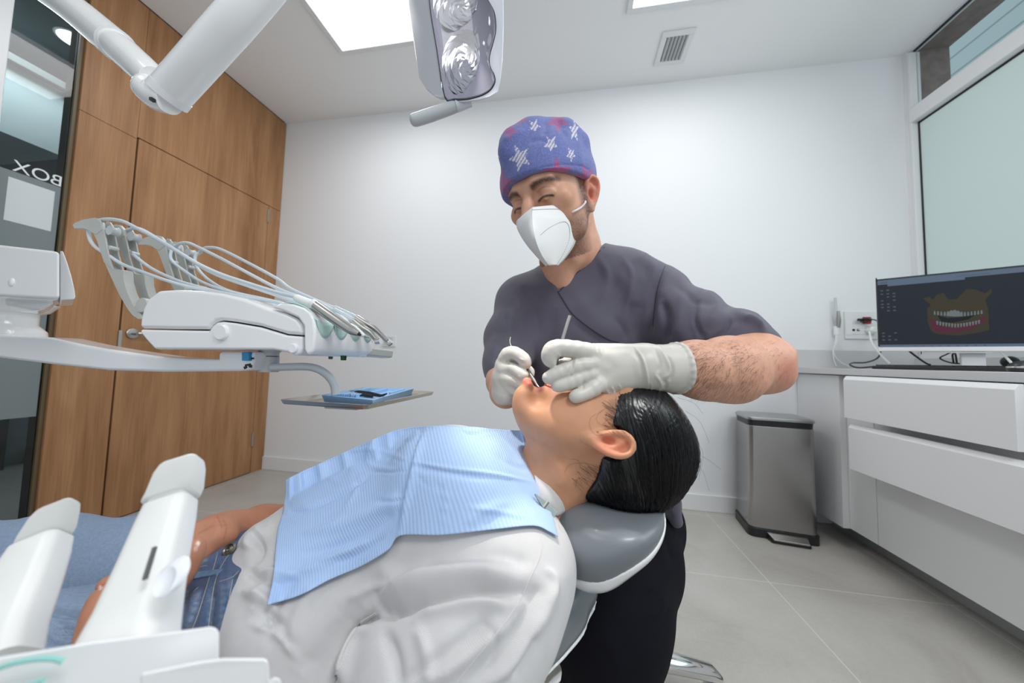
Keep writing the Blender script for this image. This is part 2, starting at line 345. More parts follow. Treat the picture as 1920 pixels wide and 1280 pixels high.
# ------------------------------------------------------------------ cabinets along the right wall
CF = 1.33
cab = thing('base_cabinet', (1.6, 1.5, 0), 'white low cabinet run with two open drawers under the grey worktop', 'cabinet')
MB().box(CF+.02, RIGHT-.002, -.6, BACK-.002, .10, .828).build('carcass', WHITE, cab)
MB().box(1.45, RIGHT-.01, -.6, BACK-.016, 0, .10).build('plinth', PLINTH, cab)
MB().box(1.303, CF+.02, 1.90, BACK-.002, .10, .828).build('filler_panel', WHITE, cab, bevel=.001)
for (y0, y1) in ((1.752, 1.898), (1.155, 1.749), (.55, 1.152), (-.05, .547)):
    MB().box(CF, CF+.018, y0, y1, .102, .80).build('door', WHITE, cab, bevel=.001)
for z0, z1, o, y0, y1 in ((.645, .829, 1.208, 1.150, 1.737), (.425, .620, 1.213, .93, 1.725)):
    d = MB().prism([(o, y0, z0), (o, y0, z1-.016), (o+.011, y0, z1), (o+.022, y0, z1), (o+.022, y0, z0)], (0, y1-y0, 0)).build('drawer', WHITE, cab, bevel=.001)
    b = MB(); b.box(o+.022, CF+.03, y0+.03, y0+.045, z0+.02, z1-.04); b.box(o+.022, CF+.03, y1-.045, y1-.03, z0+.02, z1-.04); b.box(o+.022, CF+.03, y0+.03, y1-.03, z0+.02, z0+.03)
    b.build('drawer_box', WHITE, d)
wt = MB(); wt.box(1.28, RIGHT-.001, -.6, BACK-.001, .832, .862); wt.box(1.28, RIGHT-.001, BACK-.02, BACK-.001, .862, .967)
wt.box(RIGHT-.02, RIGHT-.001, -.6, BACK-.02, .862, .93)
wt.build('worktop', QUARTZ, None, bevel=.002, label='light grey speckled worktop with upstand running along the back wall corner', cat='worktop')

# trash bin
bx = np.array([math.cos(-.14), math.sin(-.14), 0]); by = np.array([-bx[1], bx[0], 0])
bc = np.array([1.078, 2.035, 0])
def bp_(x, y, z): return bc+bx*x+by*y+np.array([0, 0, z])
def rrect(hx, hy, r, z, n=5, grow=0):
    P = []
    for cx, cy, a0 in ((hx-r, hy-r, 0), (-hx+r, hy-r, 90), (-hx+r, -hy+r, 180), (hx-r, -hy+r, 270)):
        for k in range(n+1):
            a = math.radians(a0+90*k/n); P.append(bp_(cx+(r)*math.cos(a), cy+(r)*math.sin(a), z))
    return P
bn = thing('pedal_bin', (1.078, 2.035, 0), 'stainless steel rectangular pedal bin with black base against the back wall', 'trash bin')
MB().loft([rrect(.152, .118, .03, .0), rrect(.152, .118, .03, .045)]).build('base', BLACK, bn, bevel=.003)
MB().loft([rrect(.145, .111, .028, .045), rrect(.142, .109, .028, .555)]).build('body', STEEL, bn, bevel=.002)
MB().loft([rrect(.140, .106, .026, .555), rrect(.142, .108, .026, .585)]).build('rim', BLACK, bn)
MB().loft([rrect(.147, .113, .028, .585), rrect(.147, .113, .028, .598), rrect(.138, .104, .026, .604)]).build('lid', mat('lid_steel', (.45, .45, .45), .3, metal=1), bn, bevel=.002)
pd = MB(); pd.prism([bp_(-.075, -.115, .028), bp_(.095, -.115, .028), bp_(.085, -.165, .014), bp_(-.06, -.165, .014)], (0, 0, .008)); pd.build('pedal', SATIN, bn, bevel=.003)
MB().prism([bp_(-.08, -.11, .010), bp_(.10, -.11, .010), bp_(.09, -.160, .002), bp_(-.066, -.160, .002)], (0, 0, .012)).build('pedal_pad', BLACK, bn)
# ------------------------------------------------------------------ monitor and desk things
MINT = mat('mint_silicone', (.52, .74, .69), .35); BLUEP = mat('sky_blue_plastic', (.36, .60, .90), .35)
mL, mR = at(1650, 660, 1.50), None
ml = at(1650, 655, 1.50); mr_ = at(1920, 640, 1.255)
MX = nrm([mr_[0]-ml[0], mr_[1]-ml[1], 0]); MZ = np.array([0, 0, 1.]); MN = np.cross(MX, MZ)     # screen right, up, towards the room
if MN@(CAM-ml) < 0: MN = -MN
M0 = ml.copy(); MW, MH = .535, .302
def ms(x, z, o=0): return M0+MX*x+MZ*z+MN*o
mon = thing('monitor', M0+MX*.27+np.array([0, 0, .862-M0[2]]), 'wide computer monitor with white chin showing a dental scan on the grey worktop', 'monitor')
MB().obox(ms(MW/2, .008+MH/2, -.018), MX, MN, MZ, MW/2+.004, .012, MH/2+.008).build('back_cover', TRIMW, mon, bevel=.004)
MB().obox(ms(MW/2, MH+.012, -.004), MX, MN, MZ, MW/2+.005, .004, .005).obox(ms(-.003, .17, -.004), MX, MN, MZ, .002, .004, MH/2+.005).build('bezel', BLACK, mon)
MB().obox(ms(MW/2, .001, -.004), MX, MN, MZ, MW/2+.005, .006, .009).build('chin', mat('silver_chin', (.72, .73, .75), .3), mon, bevel=.002)
SCR = mat('screen_panel', (.004, .004, .006), .45, spec=.12, emit=(.016, .020, .027), estr=1.0)
scr = MB().obox(ms(MW/2, .010+MH/2, -.001), MX, MN, MZ, MW/2, .0015, MH/2).build('screen', SCR, mon)
def emi(name, c, s=1): return mat(name, (.004, .004, .004), .45, spec=.12, emit=c, estr=s)
BAR = emi('screen_blue_grey', (.09, .125, .18)); ICO = emi('screen_icons', (.07, .08, .095)); BONE = emi('screen_bone', (.040, .035, .022)); TOOTH = emi('screen_teeth', (.12, .15, .16)); GUM = emi('screen_gum', (.075, .018, .034)); VOID = emi('screen_gap', (.008, .011, .018))
e = .0006
def sbox(mb, x0, x1, z0, z1, o=e): mb.obox(ms((x0+x1)/2, (z0+z1)/2, o), MX, MN, MZ, (x1-x0)/2, .0002, (z1-z0)/2)
b = MB(); sbox(b, 0, MW, .292, .312); sbox(b, .03, .24, .283, .2925); b.build('menu_bar', BAR, scr)
b = MB(); sbox(b, 0, MW, .010, .021); b.build('task_bar', BAR, scr)
def icon(*a): b_ = MB(); sbox(b_, *a, 2*e); b_.build('icon', ICO, scr)
for i in range(9): icon(.10+.022*i, .106+.022*i, .0135, .0175)
for r_, z in enumerate((.262, .246, .232, .216, .200, .186, .170, .07, .056, .040)):
    for k in range(3):
        if (r_*3+k) % 4 != 2: icon(.008+.018*k, .016+.018*k, z, z+.0055)
icon(.22, .30, .2985, .3005); icon(.008, .03, .298, .302)
def spoly(pts, o): return [ms(x, z, o) for x, z in pts]
def sp_(u, v): q = on(u, v, 0, 0) if False else None
def scan(u, v):                              # a photo pixel on the screen plane
    q = at(u, v, 1)-CAM; t = ((M0-CAM)@MN)/(q@MN); P_ = CAM+t*q-M0; return (P_@MX, P_[2])
def zb(x, y): return scan(1640+x/5.121, 470+y/5.121)
b = MB()
out = [(460, 460), (520, 440), (560, 470), (600, 420), (660, 405), (710, 470), (790, 460), (850, 400), (880, 368), (960, 370), (1060, 410), (1120, 365), (1125, 400), (1060, 470), (1090, 560), (1100, 760), (980, 790), (800, 815), (600, 800), (540, 770), (510, 690), (500, 560), (540, 520)]
b.prism(spoly([zb(*q) for q in out], 1.5*e), MN*.0002); b.build('scan_bone', BONE, scr, smooth=False)
b = MB(); up_, lo_ = [], []
b.prism(spoly([zb(*q) for q in ((520, 640), (600, 700), (700, 730), (820, 735), (940, 690), (1060, 620), (1065, 670), (960, 740), (820, 780), (660, 790), (560, 770))], 2*e), MN*.0002); b.build('scan_gum', GUM, scr, smooth=False)
b = MB(); b.prism(spoly([zb(*q) for q in ((600, 620), (700, 645), (820, 640), (960, 615), (900, 660), (740, 690), (640, 680))], 2.2*e), MN*.0002); b.build('scan_gap', VOID, scr, smooth=False)
b = MB()
for i in range(15):                          # arcs of upper and lower teeth
    t = i/14; x = 575+t*450; wd = 9+16*math.exp(-((t-.42)/.14)**2)
    y = 640-60*abs(t-.45)**1.5-8; h_ = 38+26*math.exp(-((t-.42)/.13)**2)
    MB().prism(spoly([zb(x+a*wd, y-c*h_) for a, c in ((-1, .1), (-.7, 0), (.7, 0), (1, .1), (.8, .8), (.3, 1), (-.3, 1), (-.8, .8))], 3*e), MN*.0002).build('scan_tooth', TOOTH, scr, smooth=False)
    x2 = 600+t*400; y2 = 700-90*abs(t-.45)**1.6
    MB().prism(spoly([zb(x2+a*10, y2+c*38) for a, c in ((-1, .1), (-.7, 0), (.7, 0), (1, .1), (.6, .9), (0, 1), (-.6, .9))], 3*e), MN*.0002).build('scan_tooth', TOOTH, scr, smooth=False)
stp = ms(.255, 0, -.035)
MB().obox([stp[0], stp[1], .92], MX, MN, MZ, .030, .012, .058).build('stand_neck', mat('silver_stand', (.62, .63, .65), .3), mon, bevel=.002)
MB().obox([stp[0], stp[1], .866], MX, MN, MZ, .105, .075, .004).build('stand_base', MATS['silver_stand'], mon, bevel=.002)
MB().obox(ms(.21, -.012, -.006), MX, MN, MZ, .085, .004, .003).build('sensor_strip', LGREY, mon, bevel=.001)
# keyboard
kc = np.array([1.425, 1.545, .862]); KX = nrm([.17, -1, 0]); KY = np.array([-KX[1], KX[0], 0])
ke = thing('keyboard', kc, 'low black computer keyboard lying at the front of the grey worktop', 'keyboard')
MB().obox(kc+[0, 0, .009], KX, KY, MZ, .215, .066, .007).build('case', BLACK, ke, bevel=.004)
KM = mat('dark_key', (.03, .031, .034), .45)
for r_ in range(5):
    nk = 15
    for k in range(nk if r_ < 4 else 8):
        wk = .0125 if r_ < 4 or k != 3 else .05
        xx = -.195+k*.0272 if r_ < 4 else (-.195+k*.0272 if k <= 3 else -.195+(k+6)*.0272)
        MB().obox(kc+KX*(xx+(wk-.0125))+KY*(.048-r_*.023)+[0, 0, .0185], KX, KY, MZ, wk-.001, .0098, .0025).build('key', KM, ke)
# mouse
mc = np.array([1.375, 1.275, .862])
mo = thing('computer_mouse', mc, 'black computer mouse with a silver band at the right of the keyboard', 'mouse')
MB().loft([[mc+KX*.030*a*math.cos(t)+KY*.050*a*math.sin(t)+np.array([0, 0, h_]) for t in np.linspace(0, 2*math.pi, 24, endpoint=False)] for a, h_ in ((.9, .001), (1, .006), (1, .014), (.86, .026), (.5, .035), (.1, .037))]).build('shell', BLACK, mo, angle=60)
MB().loft([[mc+KX*.0305*a*math.cos(t)+KY*.0505*a*math.sin(t)+np.array([0, 0, h_]) for t in np.linspace(0, 2*math.pi, 24, endpoint=False)] for a, h_ in ((1.0, .013), (1.01, .015), (.985, .018))]).build('silver_band', SATIN, mo)
# things lying behind the monitor
dk = thing('cable_dock', (1.60, 1.70, .862), 'small flat black box with cables beside the monitor stand', 'electronic device')
dp = at(1843, 684, 1.42); dp[2] = .862
dk.location = Vector(dp)
MB().obox(dp+[0, 0, .006], MX, MN, MZ, .06, .03, .006).build('case', BLACK, dk, bevel=.002)
def lace(name, pts, r, m, parent=None, n=8, **k): return MB().tube(rail(pts, n), r, 10).build(name, m, parent, **k)
lace('cable', [(1829, 679, 1.42), (1790, 681, 1.42), (1763, 672, 1.42), (1775, 664, 1.43), (1795, 656, 1.44)], .003, BLACK, dk)
lace('cable', [(1788, 680, 1.42), (1786, 665, 1.42), (1791, 663, 1.42), (1794, 680, 1.42)], .003, BLACK, dk)
lace('cable', [(1820, 678, 1.41), (1812, 668, 1.42), (1822, 672, 1.42), (1816, 664, 1.43), (1826, 668, 1.44)], .003, BLACK, dk)
wbp = at(1894, 683, 1.34); wbp[2] = .862
wb = thing('webcam', wbp, 'round black camera on a stub behind the right end of the keyboard', 'camera')
MB().lathe(wbp, (0, 0, 1), [(.03, 0), (.03, .006), (.008, .01), (.008, .02)], 24).build('foot', BLACK, wb)
MB().ball(wbp+[0, 0, .043], .024, 20).build('head', BLACK, wb)
lace('charging_cable', [(1872, 655, 1.3), (1885, 668, 1.3), (1898, 682, 1.28), (1905, 689, 1.25)], .004, MATTW, label='thick white cable dropping behind the monitor stand on its right side', cat='cable')
lace('power_cable', [(1652, 598, 1.87), (1655, 604, 1.84), (1652, 640, 1.80), (1648, 668, 1.78), (1625, 679, 1.76), (1600, 680, 1.74), (1594, 684, 1.70), (1610, 689, 1.66), (1640, 687, 1.6)], .0038, BLACK, label='black cable looping from the wall socket down onto the worktop', cat='cable')
lace('monitor_cable', [(1699, 653, 1.57), (1715, 666, 1.56), (1735, 680, 1.55), (1745, 684, 1.54)], .004, BLACK, label='black cable slanting down behind the monitor to the worktop', cat='cable')
# wall socket plate
p0, p1 = on(1581, 584, 1, BACK), on(1646, 636, 1, BACK)
so_ = thing('wall_socket', (p0[0], BACK, p1[2]), 'square white wall socket plate with red outlet and network ports beside the monitor', 'wall socket')
MB().box(p0[0], p1[0], BACK-.010, BACK, p1[2], p0[2]).build('plate', TRIMW, so_, bevel=.002)
q0, q1 = on(1617, 594, 1, BACK-.01), on(1633, 607, 1, BACK-.01)
MB().box(q0[0], q1[0], BACK-.013, BACK-.010, q1[2], q0[2]).build('red_outlet', mat('red_plastic', (.45, .01, .012), .35), so_, bevel=.001)
for u_ in (1600.5, 1609):
    q = on(u_, 618.5, 1, BACK-.01); MB().box(q[0]-.006, q[0]+.006, BACK-.0115, BACK-.010, q[2]-.006, q[2]+.006).build('port', BLACK, so_)
for a_, b_ in (((1596, 606), (1612, 607)), ((1594, 626), (1640, 627.5)), ((1619, 611), (1634, 612))):
    q0, q1 = on(*a_, 1, BACK-.01), on(*b_, 1, BACK-.01); MB().box(q0[0], q1[0], BACK-.0108, BACK-.010, q1[2], q0[2]).build('groove', LGREY, so_)
pg = thing('power_plug', on(1625, 601, 1, BACK-.02), 'black power plug pushed into the red outlet of the wall plate', 'plug')
q = on(1624, 600, 1, BACK-.03); MB().box(q[0]-.020, q[0]+.018, BACK-.045, BACK-.013, q[2]-.010, q[2]+.011).build('body', BLACK, pg, bevel=.004)
q = on(1612, 599, 1, BACK-.03); MB().box(q[0]-.012, q[0]+.012, BACK-.038, BACK-.026, q[2]-.008, q[2]+.006).build('body', BLACK, pg, bevel=.003)
lace('cord', [(1630, 598, 1.86), (1642, 600, 1.80), (1650, 606, 1.74), (1653, 615, 1.70)], .0035, BLACK, pg)
wp_ = thing('power_plug', on(1630, 618, 1, BACK-.02), 'round white plug with a white cord below the red outlet', 'plug')
q = on(1630, 619, 1, BACK-.012); MB().lathe(q, (0, -1, 0), [(.021, 0), (.019, .03), (.012, .036)], 24).build('body', MATTW, wp_)
lace('cord', [(1630, 622, 1.85), (1634, 640, 1.80), (1645, 657, 1.76), (1656, 670, 1.74), (1668, 681, 1.72)], .0048, MATTW, wp_)
lace('network_cable', [(1609, 618, 1.87), (1630, 619, 1.80), (1655, 622, 1.62)], .002, MATTW, label='thin white network cable running from the wall plate behind the monitor', cat='cable')
# handheld camera wand in its wall cradle
q = on(1570, 620, 1, BACK)
wn = thing('intraoral_camera', (q[0], BACK-.02, q[2]), 'slim white camera wand with silver body hanging on the wall left of the socket plate', 'dental camera')
def wl_(u, v, dy): return on(u, v, 1, BACK-dy)
MB().tube([wl_(1566, 558, .03), wl_(1567, 580, .03), wl_(1569, 596, .028)], [.006, .007, .009], 14).build('tip', LGREY, wn)
MB().tube([wl_(1571, 583, .035), wl_(1572, 600, .033), wl_(1571, 614, .03)], [.008, .012, .011], 16).build('grip', SATIN, wn)
MB().tube([wl_(1569, 612, .024), wl_(1568, 628, .024)], [.015, .012], 16).box(wl_(1563, 0, .0)[0], wl_(1574, 0, .0)[0], BACK-.012, BACK, wl_(0+1568, 628, 0)[2], wl_(1568, 602, 0)[2]).build('cradle', WHITE, wn, bevel=.001)
MB().tube([on(u_, v_, 1, BACK-.034) for u_, v_ in cr([(1568, 628), (1566, 645), (1562, 660), (1564, 675), (1568, 686)], 6)], .0028, 8).build('cable', MATTW, wn)
MB().tube([on(u_, v_, 1, BACK-.034) for u_, v_ in cr([(1570, 628), (1569, 640), (1563, 655), (1566, 668), (1578, 680), (1592, 687)], 6)], .0028, 8).build('cable', MATTW, wn)

# ------------------------------------------------------------------ dental delivery unit beyond the patient's legs
YU = .50
def up_(u, v, y=YU): return on(u, v, 1, y)
un = thing('dental_delivery_unit', (up_(0, 640)[0]-.05, YU, .6), 'white dental delivery unit on a curved swing arm with grey whip arms', 'dental unit')
HUBV = nrm((at(122, 515, 1)-CAM)*[1, 1, 0])*.15
def pxprism(name, pts, y0, y1, m, parent, bevel=.004, seg=3, vec=None, **k):
    return MB().prism([up_(*q, y0) for q in pts], (0, y1-y0, 0) if vec is None else vec).build(name, m, parent, bevel=bevel, seg=seg, **k)
top_ = [(262, 598), (267, 577), (277, 558), (296, 544), (331, 542), (373, 543.5), (415, 548.7), (458, 559), (500, 575.5), (535, 587), (556, 597), (567, 611), (567, 628)]
seam = [(537, 626), (487, 611), (440, 603), (416, 600), (403, 602), (395, 609), (390, 617), (330, 616.5), (260.5, 615)]
pxprism('top_cover', top_+seam, YU, YU+.20, GLOSS, un, .007, 4, angle=50)
low_ = [(261, 617), (330, 618.5), (391, 619.5), (397, 611), (405, 604), (417, 602.3), (440, 605), (487, 613), (537, 628), (567, 630.5), (567, 655), (562, 664), (552, 667.5), (543, 662), (536, 660), (511, 655.5), (400, 655), (289, 654.5), (277, 642), (263, 625)]
pxprism('lower_cover', low_, YU+.0015, YU+.198, GLOSS, un, .005, 3, angle=50)
c_ = up_(415.5, 623, YU); MB().lathe(c_+[0, .004, 0], (0, -1, 0), [(.0145, 0), (.0145, .0055), (.0125, .0075)], 36).build('side_button', GLOSS, un)
c_ = up_(550, 653, YU); MB().lathe(c_+[0, .004, 0], (0, -1, 0), [(.0085, 0), (.0085, .0055), (.007, .007)], 28).build('side_button', GLOSS, un)
head = [(506, 576), (526, 567), (549.6, 569), (571, 576), (582, 585), (589, 598), (591, 625), (590, 650), (584, 661), (575, 666.5), (569, 655), (568.5, 611), (558, 596), (530, 583)]
XF = up_(590, 630)[0]; YH = on(699, 650, 0, XF)[1]
pxprism('instrument_head', head, YU-.004, YH, GLOSS, un, .009, 4, angle=50)
mt = MB(); prof = cr([(535, 567.5), (552, 569.8), (571, 576.2), (582, 585.5), (588.5, 598)], 4)
ny_ = 61; rows = []
for i in range(ny_):                         # mint silicone mat with scalloped front edge, one scallop per handpiece
    yy = YU-.002+(YH-YU-.004)*i/(ny_-1); sc_ = abs(math.sin(4*math.pi*(i+.0)/(ny_-1)))**.7
    row = [up_(*q)+np.array([0, yy-YU, 0]) for q in prof]
    nn_ = [np.array([0, 0, .0015])]*(len(row)-4)+[np.array([.0008, 0, .0012])]*3+[np.array([.0040, 0, 0])]
    row = [p+a_ for p, a_ in zip(row, nn_)]
    row = [p-np.array([.0, 0, .0035*sc_*min(1, k_/8)]) for k_, p in enumerate(row)]
    zb_ = row[-1][2]-.004-.024*sc_; row += [np.array([XF+.0045, yy, row[-1][2]*(1-t)+zb_*t]) for t in (.35, .7, 1)]
    rows.append(row)
o = mt.loft(rows, caps=False, close=False).build('silicone_mat', MINT, un, angle=80); sm = o.modifiers.new('thick', 'SOLIDIFY'); sm.thickness = .0016; sm.offset = 0
gz = up_(590, 656)[2]; gt_ = on(733, 655, 0, XF+.03)
MB().prism([(XF-.03, YH-.02, gz-.008), (XF-.03, YH-.02, gz+.012), (XF, YH-.02, gz+.012), (XF-.002, YH-.02, gz-.006)], (.028, on(733, 658, 0, XF+.02)[1]-YH+.02, -.004)).build('grip_bar', GREYP, un, bevel=.004)
for u0, u1 in ((555, 567), (615, 625.5), (640, 649)):
    c_ = on((u0+u1)/2, 666, 2, up_(580, 666)[2]+.002); MB().lathe(c_+np.array([0, 0, .004]), (0, 0, -1), [(.0058, 0), (.0058, .006), (.005, .014)], 20).build('green_knob', mat('dark_green', (.003, .07, .02), .3), un)
# swing arm and its pivot column
arm = [(-130, 612), (0, 628), (92, 632), (150, 645), (201, 654), (302, 668.5), (350, 672), (408, 673), (408, 659), (476, 658.5), (474, 684), (470, 694), (447, 696), (302, 697.5), (201, 694.5), (91, 682.5), (0, 671), (-130, 655)]
pxprism('swing_arm', arm, YU+.03, YU+.085, GLOSS, un, .012, 4, angle=60)
a0, a1 = (458, 661), (468, 676)
pxprism('blue_lock', [(453, 660), (466, 660), (466, 676), (453, 676)], YU+.024, YU+.032, mat('blue_lock', (.03, .28, .55), .35), un, .001)
pxprism('arrow_mark', [(459, 683), (469, 681), (469, 684), (471, 684), (471, 689), (467, 689), (465, 685), (462, 686), (463, 689), (458, 692), (456, 687), (459, 687)], YU+.0288, YU+.0305, BLACK, un, 0, smooth=False)
pxprism('arrow_mark', [(466, 671), (475, 670), (475, 673), (466, 674)], YU+.0288, YU+.0305, BLACK, un, 0, smooth=False)
cc = up_(0, 600, YU+.07); cx_ = up_(-20, 600, YU+.07)
zt = [up_(0, v, YU+.0)[2] for v in (556, 575, 607, 614, 640)]
MB().lathe((cx_[0], YU+.07, 0), (0, 0, 1), [(.088, zt[4]), (.084, zt[3]), (.074, zt[2]+.004), (.070, zt[2]+.008), (.070, zt[1]), (.085, zt[1]+.006), (.10, zt[0]+.004)], 40).build('pivot_column', GLOSS, un, angle=50)
hs = [(-160, 445), (0, 457), (112, 469.5), (112, 562.5), (60, 560), (0, 556.5), (-160, 548)]
pxprism('hub_housing', hs, YU-.03, 0, GLOSS, un, .008, 4, angle=50, vec=HUBV)
pxprism('hub_cap', [(113, 469.8), (118, 470.5), (126, 492), (134, 518), (140, 545), (141.5, 556), (139, 561), (113, 562.5)], YU-.03, 0, GLOSS, un, .006, 3, angle=50, vec=HUBV)
pxprism('hub_skirt', [(10, 557), (106, 563), (92, 575), (75, 583), (40, 580), (10, 574)], YU-.0, 0, GLOSS, un, .008, 3, angle=50, vec=HUBV*.75)
c_ = up_(22, 529, YU-.03); MB().lathe(c_, (0, -1, 0), [(.0078, 0), (.0078, .001), (.006, .002)], 24).build('side_button', GLOSS, un)
# whip arms
ZC = lambda x, y: (120+x/4.74, 390+y/4.74)
near_pl = [(285, 88), (312, 95), (338, 135), (362, 250), (388, 390), (432, 545), (400, 520), (352, 480), (290, 290), (255, 215), (240, 150)]
hook = [(80, 150), (100, 132), (170, 103), (270, 86), (300, 92), (330, 125), (345, 190), (290, 235), (255, 222), (215, 195), (170, 182), (95, 182)]
lowr = [(350, 480), (432, 545), (512, 545), (520, 560), (524, 640), (552, 740), (612, 868), (640, 860), (690, 985), (650, 985), (600, 952), (552, 890), (480, 765), (440, 680), (385, 560)]
YW = YU+.045
def whip(dx, dy, label=None):

    def P_(q, y): return on(*ZC(*q), 1, YW)+np.array([dx, y-YW+dy, 0])
    mb = MB(); mb.prism([P_(q, YW) for q in near_pl], (0, .003, 0)); mb.prism([P_(q, YW+.017) for q in near_pl], (0, .003, 0))
    mb.prism([P_(q, YW-.001) for q in hook], (0, .007, 0)); mb.prism([P_(q, YW+.0012) for q in lowr], (0, .0172, 0))
    o = mb.build('whip_arm', GREYP, un, bevel=.0009, angle=60)
    MB().lathe(P_((385, 190), YW+.003), (0, 1, 0), [(.0105, 0), (.0085, .003), (.0085, .011), (.0105, .014)], 28).build('pulley', LGREY, o)
    MB().lathe(P_((385, 345), YW+.003), (0, 1, 0), [(.0045, 0), (.0045, .014)], 18).build('guide_pin', LGREY, o)
    MB().lathe(P_((690, 862), YW-.001), (0, 1, 0), [(.0145, 0), (.0155, .002), (.0155, .02), (.0145, .022)], 36).build('pivot_disc', GREYP, o)
    return o
for dx, dy in ((0, 0), (.0, .036), (.012, .105), (.004, .148)): whip(dx, dy)
# tray arm
pa = [up_(506, v, YU+.07) for v in (655, 667, 668.5, 697)]
MB().lathe(pa[0], (0, 0, -1), [(.019, -.004), (.019, .004), (.0165, .007), (.0165, pa[0][2]-pa[1][2])], 28).build('tray_post', LGREY, un)
MB().lathe(pa[1], (0, 0, -1), [(.0155, 0), (.0155, .0025)], 28).build('seal_ring', BLACK, un)
MB().lathe(pa[2], (0, 0, -1), [(.0165, 0), (.0165, pa[2][2]-pa[3][2])], 28).build('tray_post', LGREY, un)
TZ = .763
tn, tl_, tr_ = on(685.5, 768, 2, TZ), on(526, 757, 2, TZ), on(812, 740, 2, TZ)
tf = tl_+tr_-tn; tcn = (tl_+tr_)/2
pt_ = [up_(512, 688.5, YU+.06), up_(545, 687.5, YU+.06), up_(578, 687.5, YU+.065), up_(600, 693.5, YU+.075), up_(617, 706, YU+.085), up_(627, 722, YU+.09), up_(629.5, 740, YU+.09)]
pt_ = cr(pt_, 6)
MB().tube(pt_, .0085, 20, up=(0, 1, 0), flat=.85).build('tray_arm', LGREY, un)
bs = pt_[-1]; 
MB().obox([bs[0]+.02, bs[1]+.01, TZ-.006], (1, 0, 0), (0, 1, 0), (0, 0, 1), .035, .022, .0025).build('tray_rest', LGREY, un, bevel=.002)
# steel tray
TS = mat('tray_steel', (.50, .46, .40), .22, metal=1); TI = mat('tray_inside', (.55, .68, .66), .25, metal=.8)
ex, ey = nrm(tn-tl_), nrm(tr_-tn); lx, ly = np.linalg.norm(tn-tl_)/2, np.linalg.norm(tr_-tn)/2
def tq(g_, z): return [tcn+ex*(lx+g_)*a+ey*(ly+g_)*b_+np.array([0, 0, z]) for a, b_ in ((-1, -1), (1, -1), (1, 1), (-1, 1))]
def tcc(g_, z, c=.006):
    Q = tq(g_, z); P_ = []
    for i in range(4):
        a, m_, b_ = Q[i-1], Q[i], Q[(i+1) % 4]; P_ += [m_+nrm(a-m_)*c, m_+nrm(b_-m_)*c]
    return P_
ty = thing('metal_tray', tcn, 'rectangular stainless steel tray with rim on the bracket under the delivery unit', 'tray')
tb = MB(); tb.loft([tcc(-.012, .002), tcc(-.012, .0), tcc(-.001, .0), tcc(.001, .003), tcc(.003, .0085), tcc(0, .009), tcc(-.010, .004), tcc(-.014, .002)], caps=False); tb.add(tcc(-.0138, .002), [tuple(range(8))]); tb.add(tcc(-.012, .0002), [tuple(range(8))])
tb.build('pan', TS, ty, angle=25)
b1, b2, b3, b4 = on(597, 748, 2, TZ+.0085), on(699, 758, 2, TZ+.0085), on(779.5, 733, 2, TZ+.0085), on(680, 731.5, 2, TZ+.0085)
it = thing('instrument_tray_insert', (b1+b3)/2-np.array([0, 0, .007]), 'light blue ribbed plastic insert lying in the steel tray', 'instrument tray')
Q0 = [b1, b2, b3, b4]; cen = sum(Q0)/4; Q0 = [cen+(q-cen)*.95+np.array([0, 0, .007]) for q in Q0]; b1, b2, b3, b4 = Q0; cen = sum(Q0)/4
def bq(k_, z): return [cen+(q-cen)*k_+np.array([0, 0, z]) for q in Q0]
ib = MB(); ib.loft([bq(.94, -.0135), bq(.97, -.006), bq(1, 0), bq(.97, .001), bq(.95, -.001), bq(.92, -.006)]); ib.build('shell', BLUEP, it, angle=30)
def iq(s_, t_, z=0): return (b1*(1-s_)+b2*s_)*(1-t_)+(b4*(1-s_)+b3*s_)*t_+np.array([0, 0, z])
for k in range(9): MB().obox(iq(.12+.045*k, .30, -.003), nrm(b4-b1), nrm(b2-b1), MZ, .022, .0018, .004).build('rib', BLUEP, it, bevel=.0008)
for s_ in (.15, .5, .85): MB().obox(iq(s_, .72, -.003), nrm(b4-b1), nrm(b2-b1), MZ, .05, .003, .004).build('divider', BLUEP, it, bevel=.0008)
def tool(name, label, p, q, r=.0017, m=BLACK, bend=.006, **k):
    p, q = np.asarray(p), np.asarray(q); o = MB().tube([p, p*.85+q*.15+[0, 0, bend*.3], p*.5+q*.5+[0, 0, bend*.2], p*.15+q*.85, q+[0, 0, bend]], [r*.5, r, r*1.4, r, r*.4], 10)
    return o.build(name, m, None, label=label, cat='dental instrument', **k)
z_ = TZ+.0165
tool('tweezers', 'long dark dental tweezers across the middle of the blue insert', on(666, 734.5, 2, z_), on(725, 743.5, 2, z_), .0032)
tool('dental_scaler', 'short dark instrument beside the long tweezers on the blue insert', on(675, 742, 2, z_), on(702, 743.5, 2, z_), .0026)
tool('dental_probe', 'thin grey probe at the upper left corner of the blue insert', on(651, 734, 2, z_), on(680, 731, 2, z_), .001, SATIN)
tool('dental_explorer', 'fine pale probe poking up at the left end of the blue insert', on(656, 738, 2, z_), on(662, 744, 2, z_), .001, LGREY)

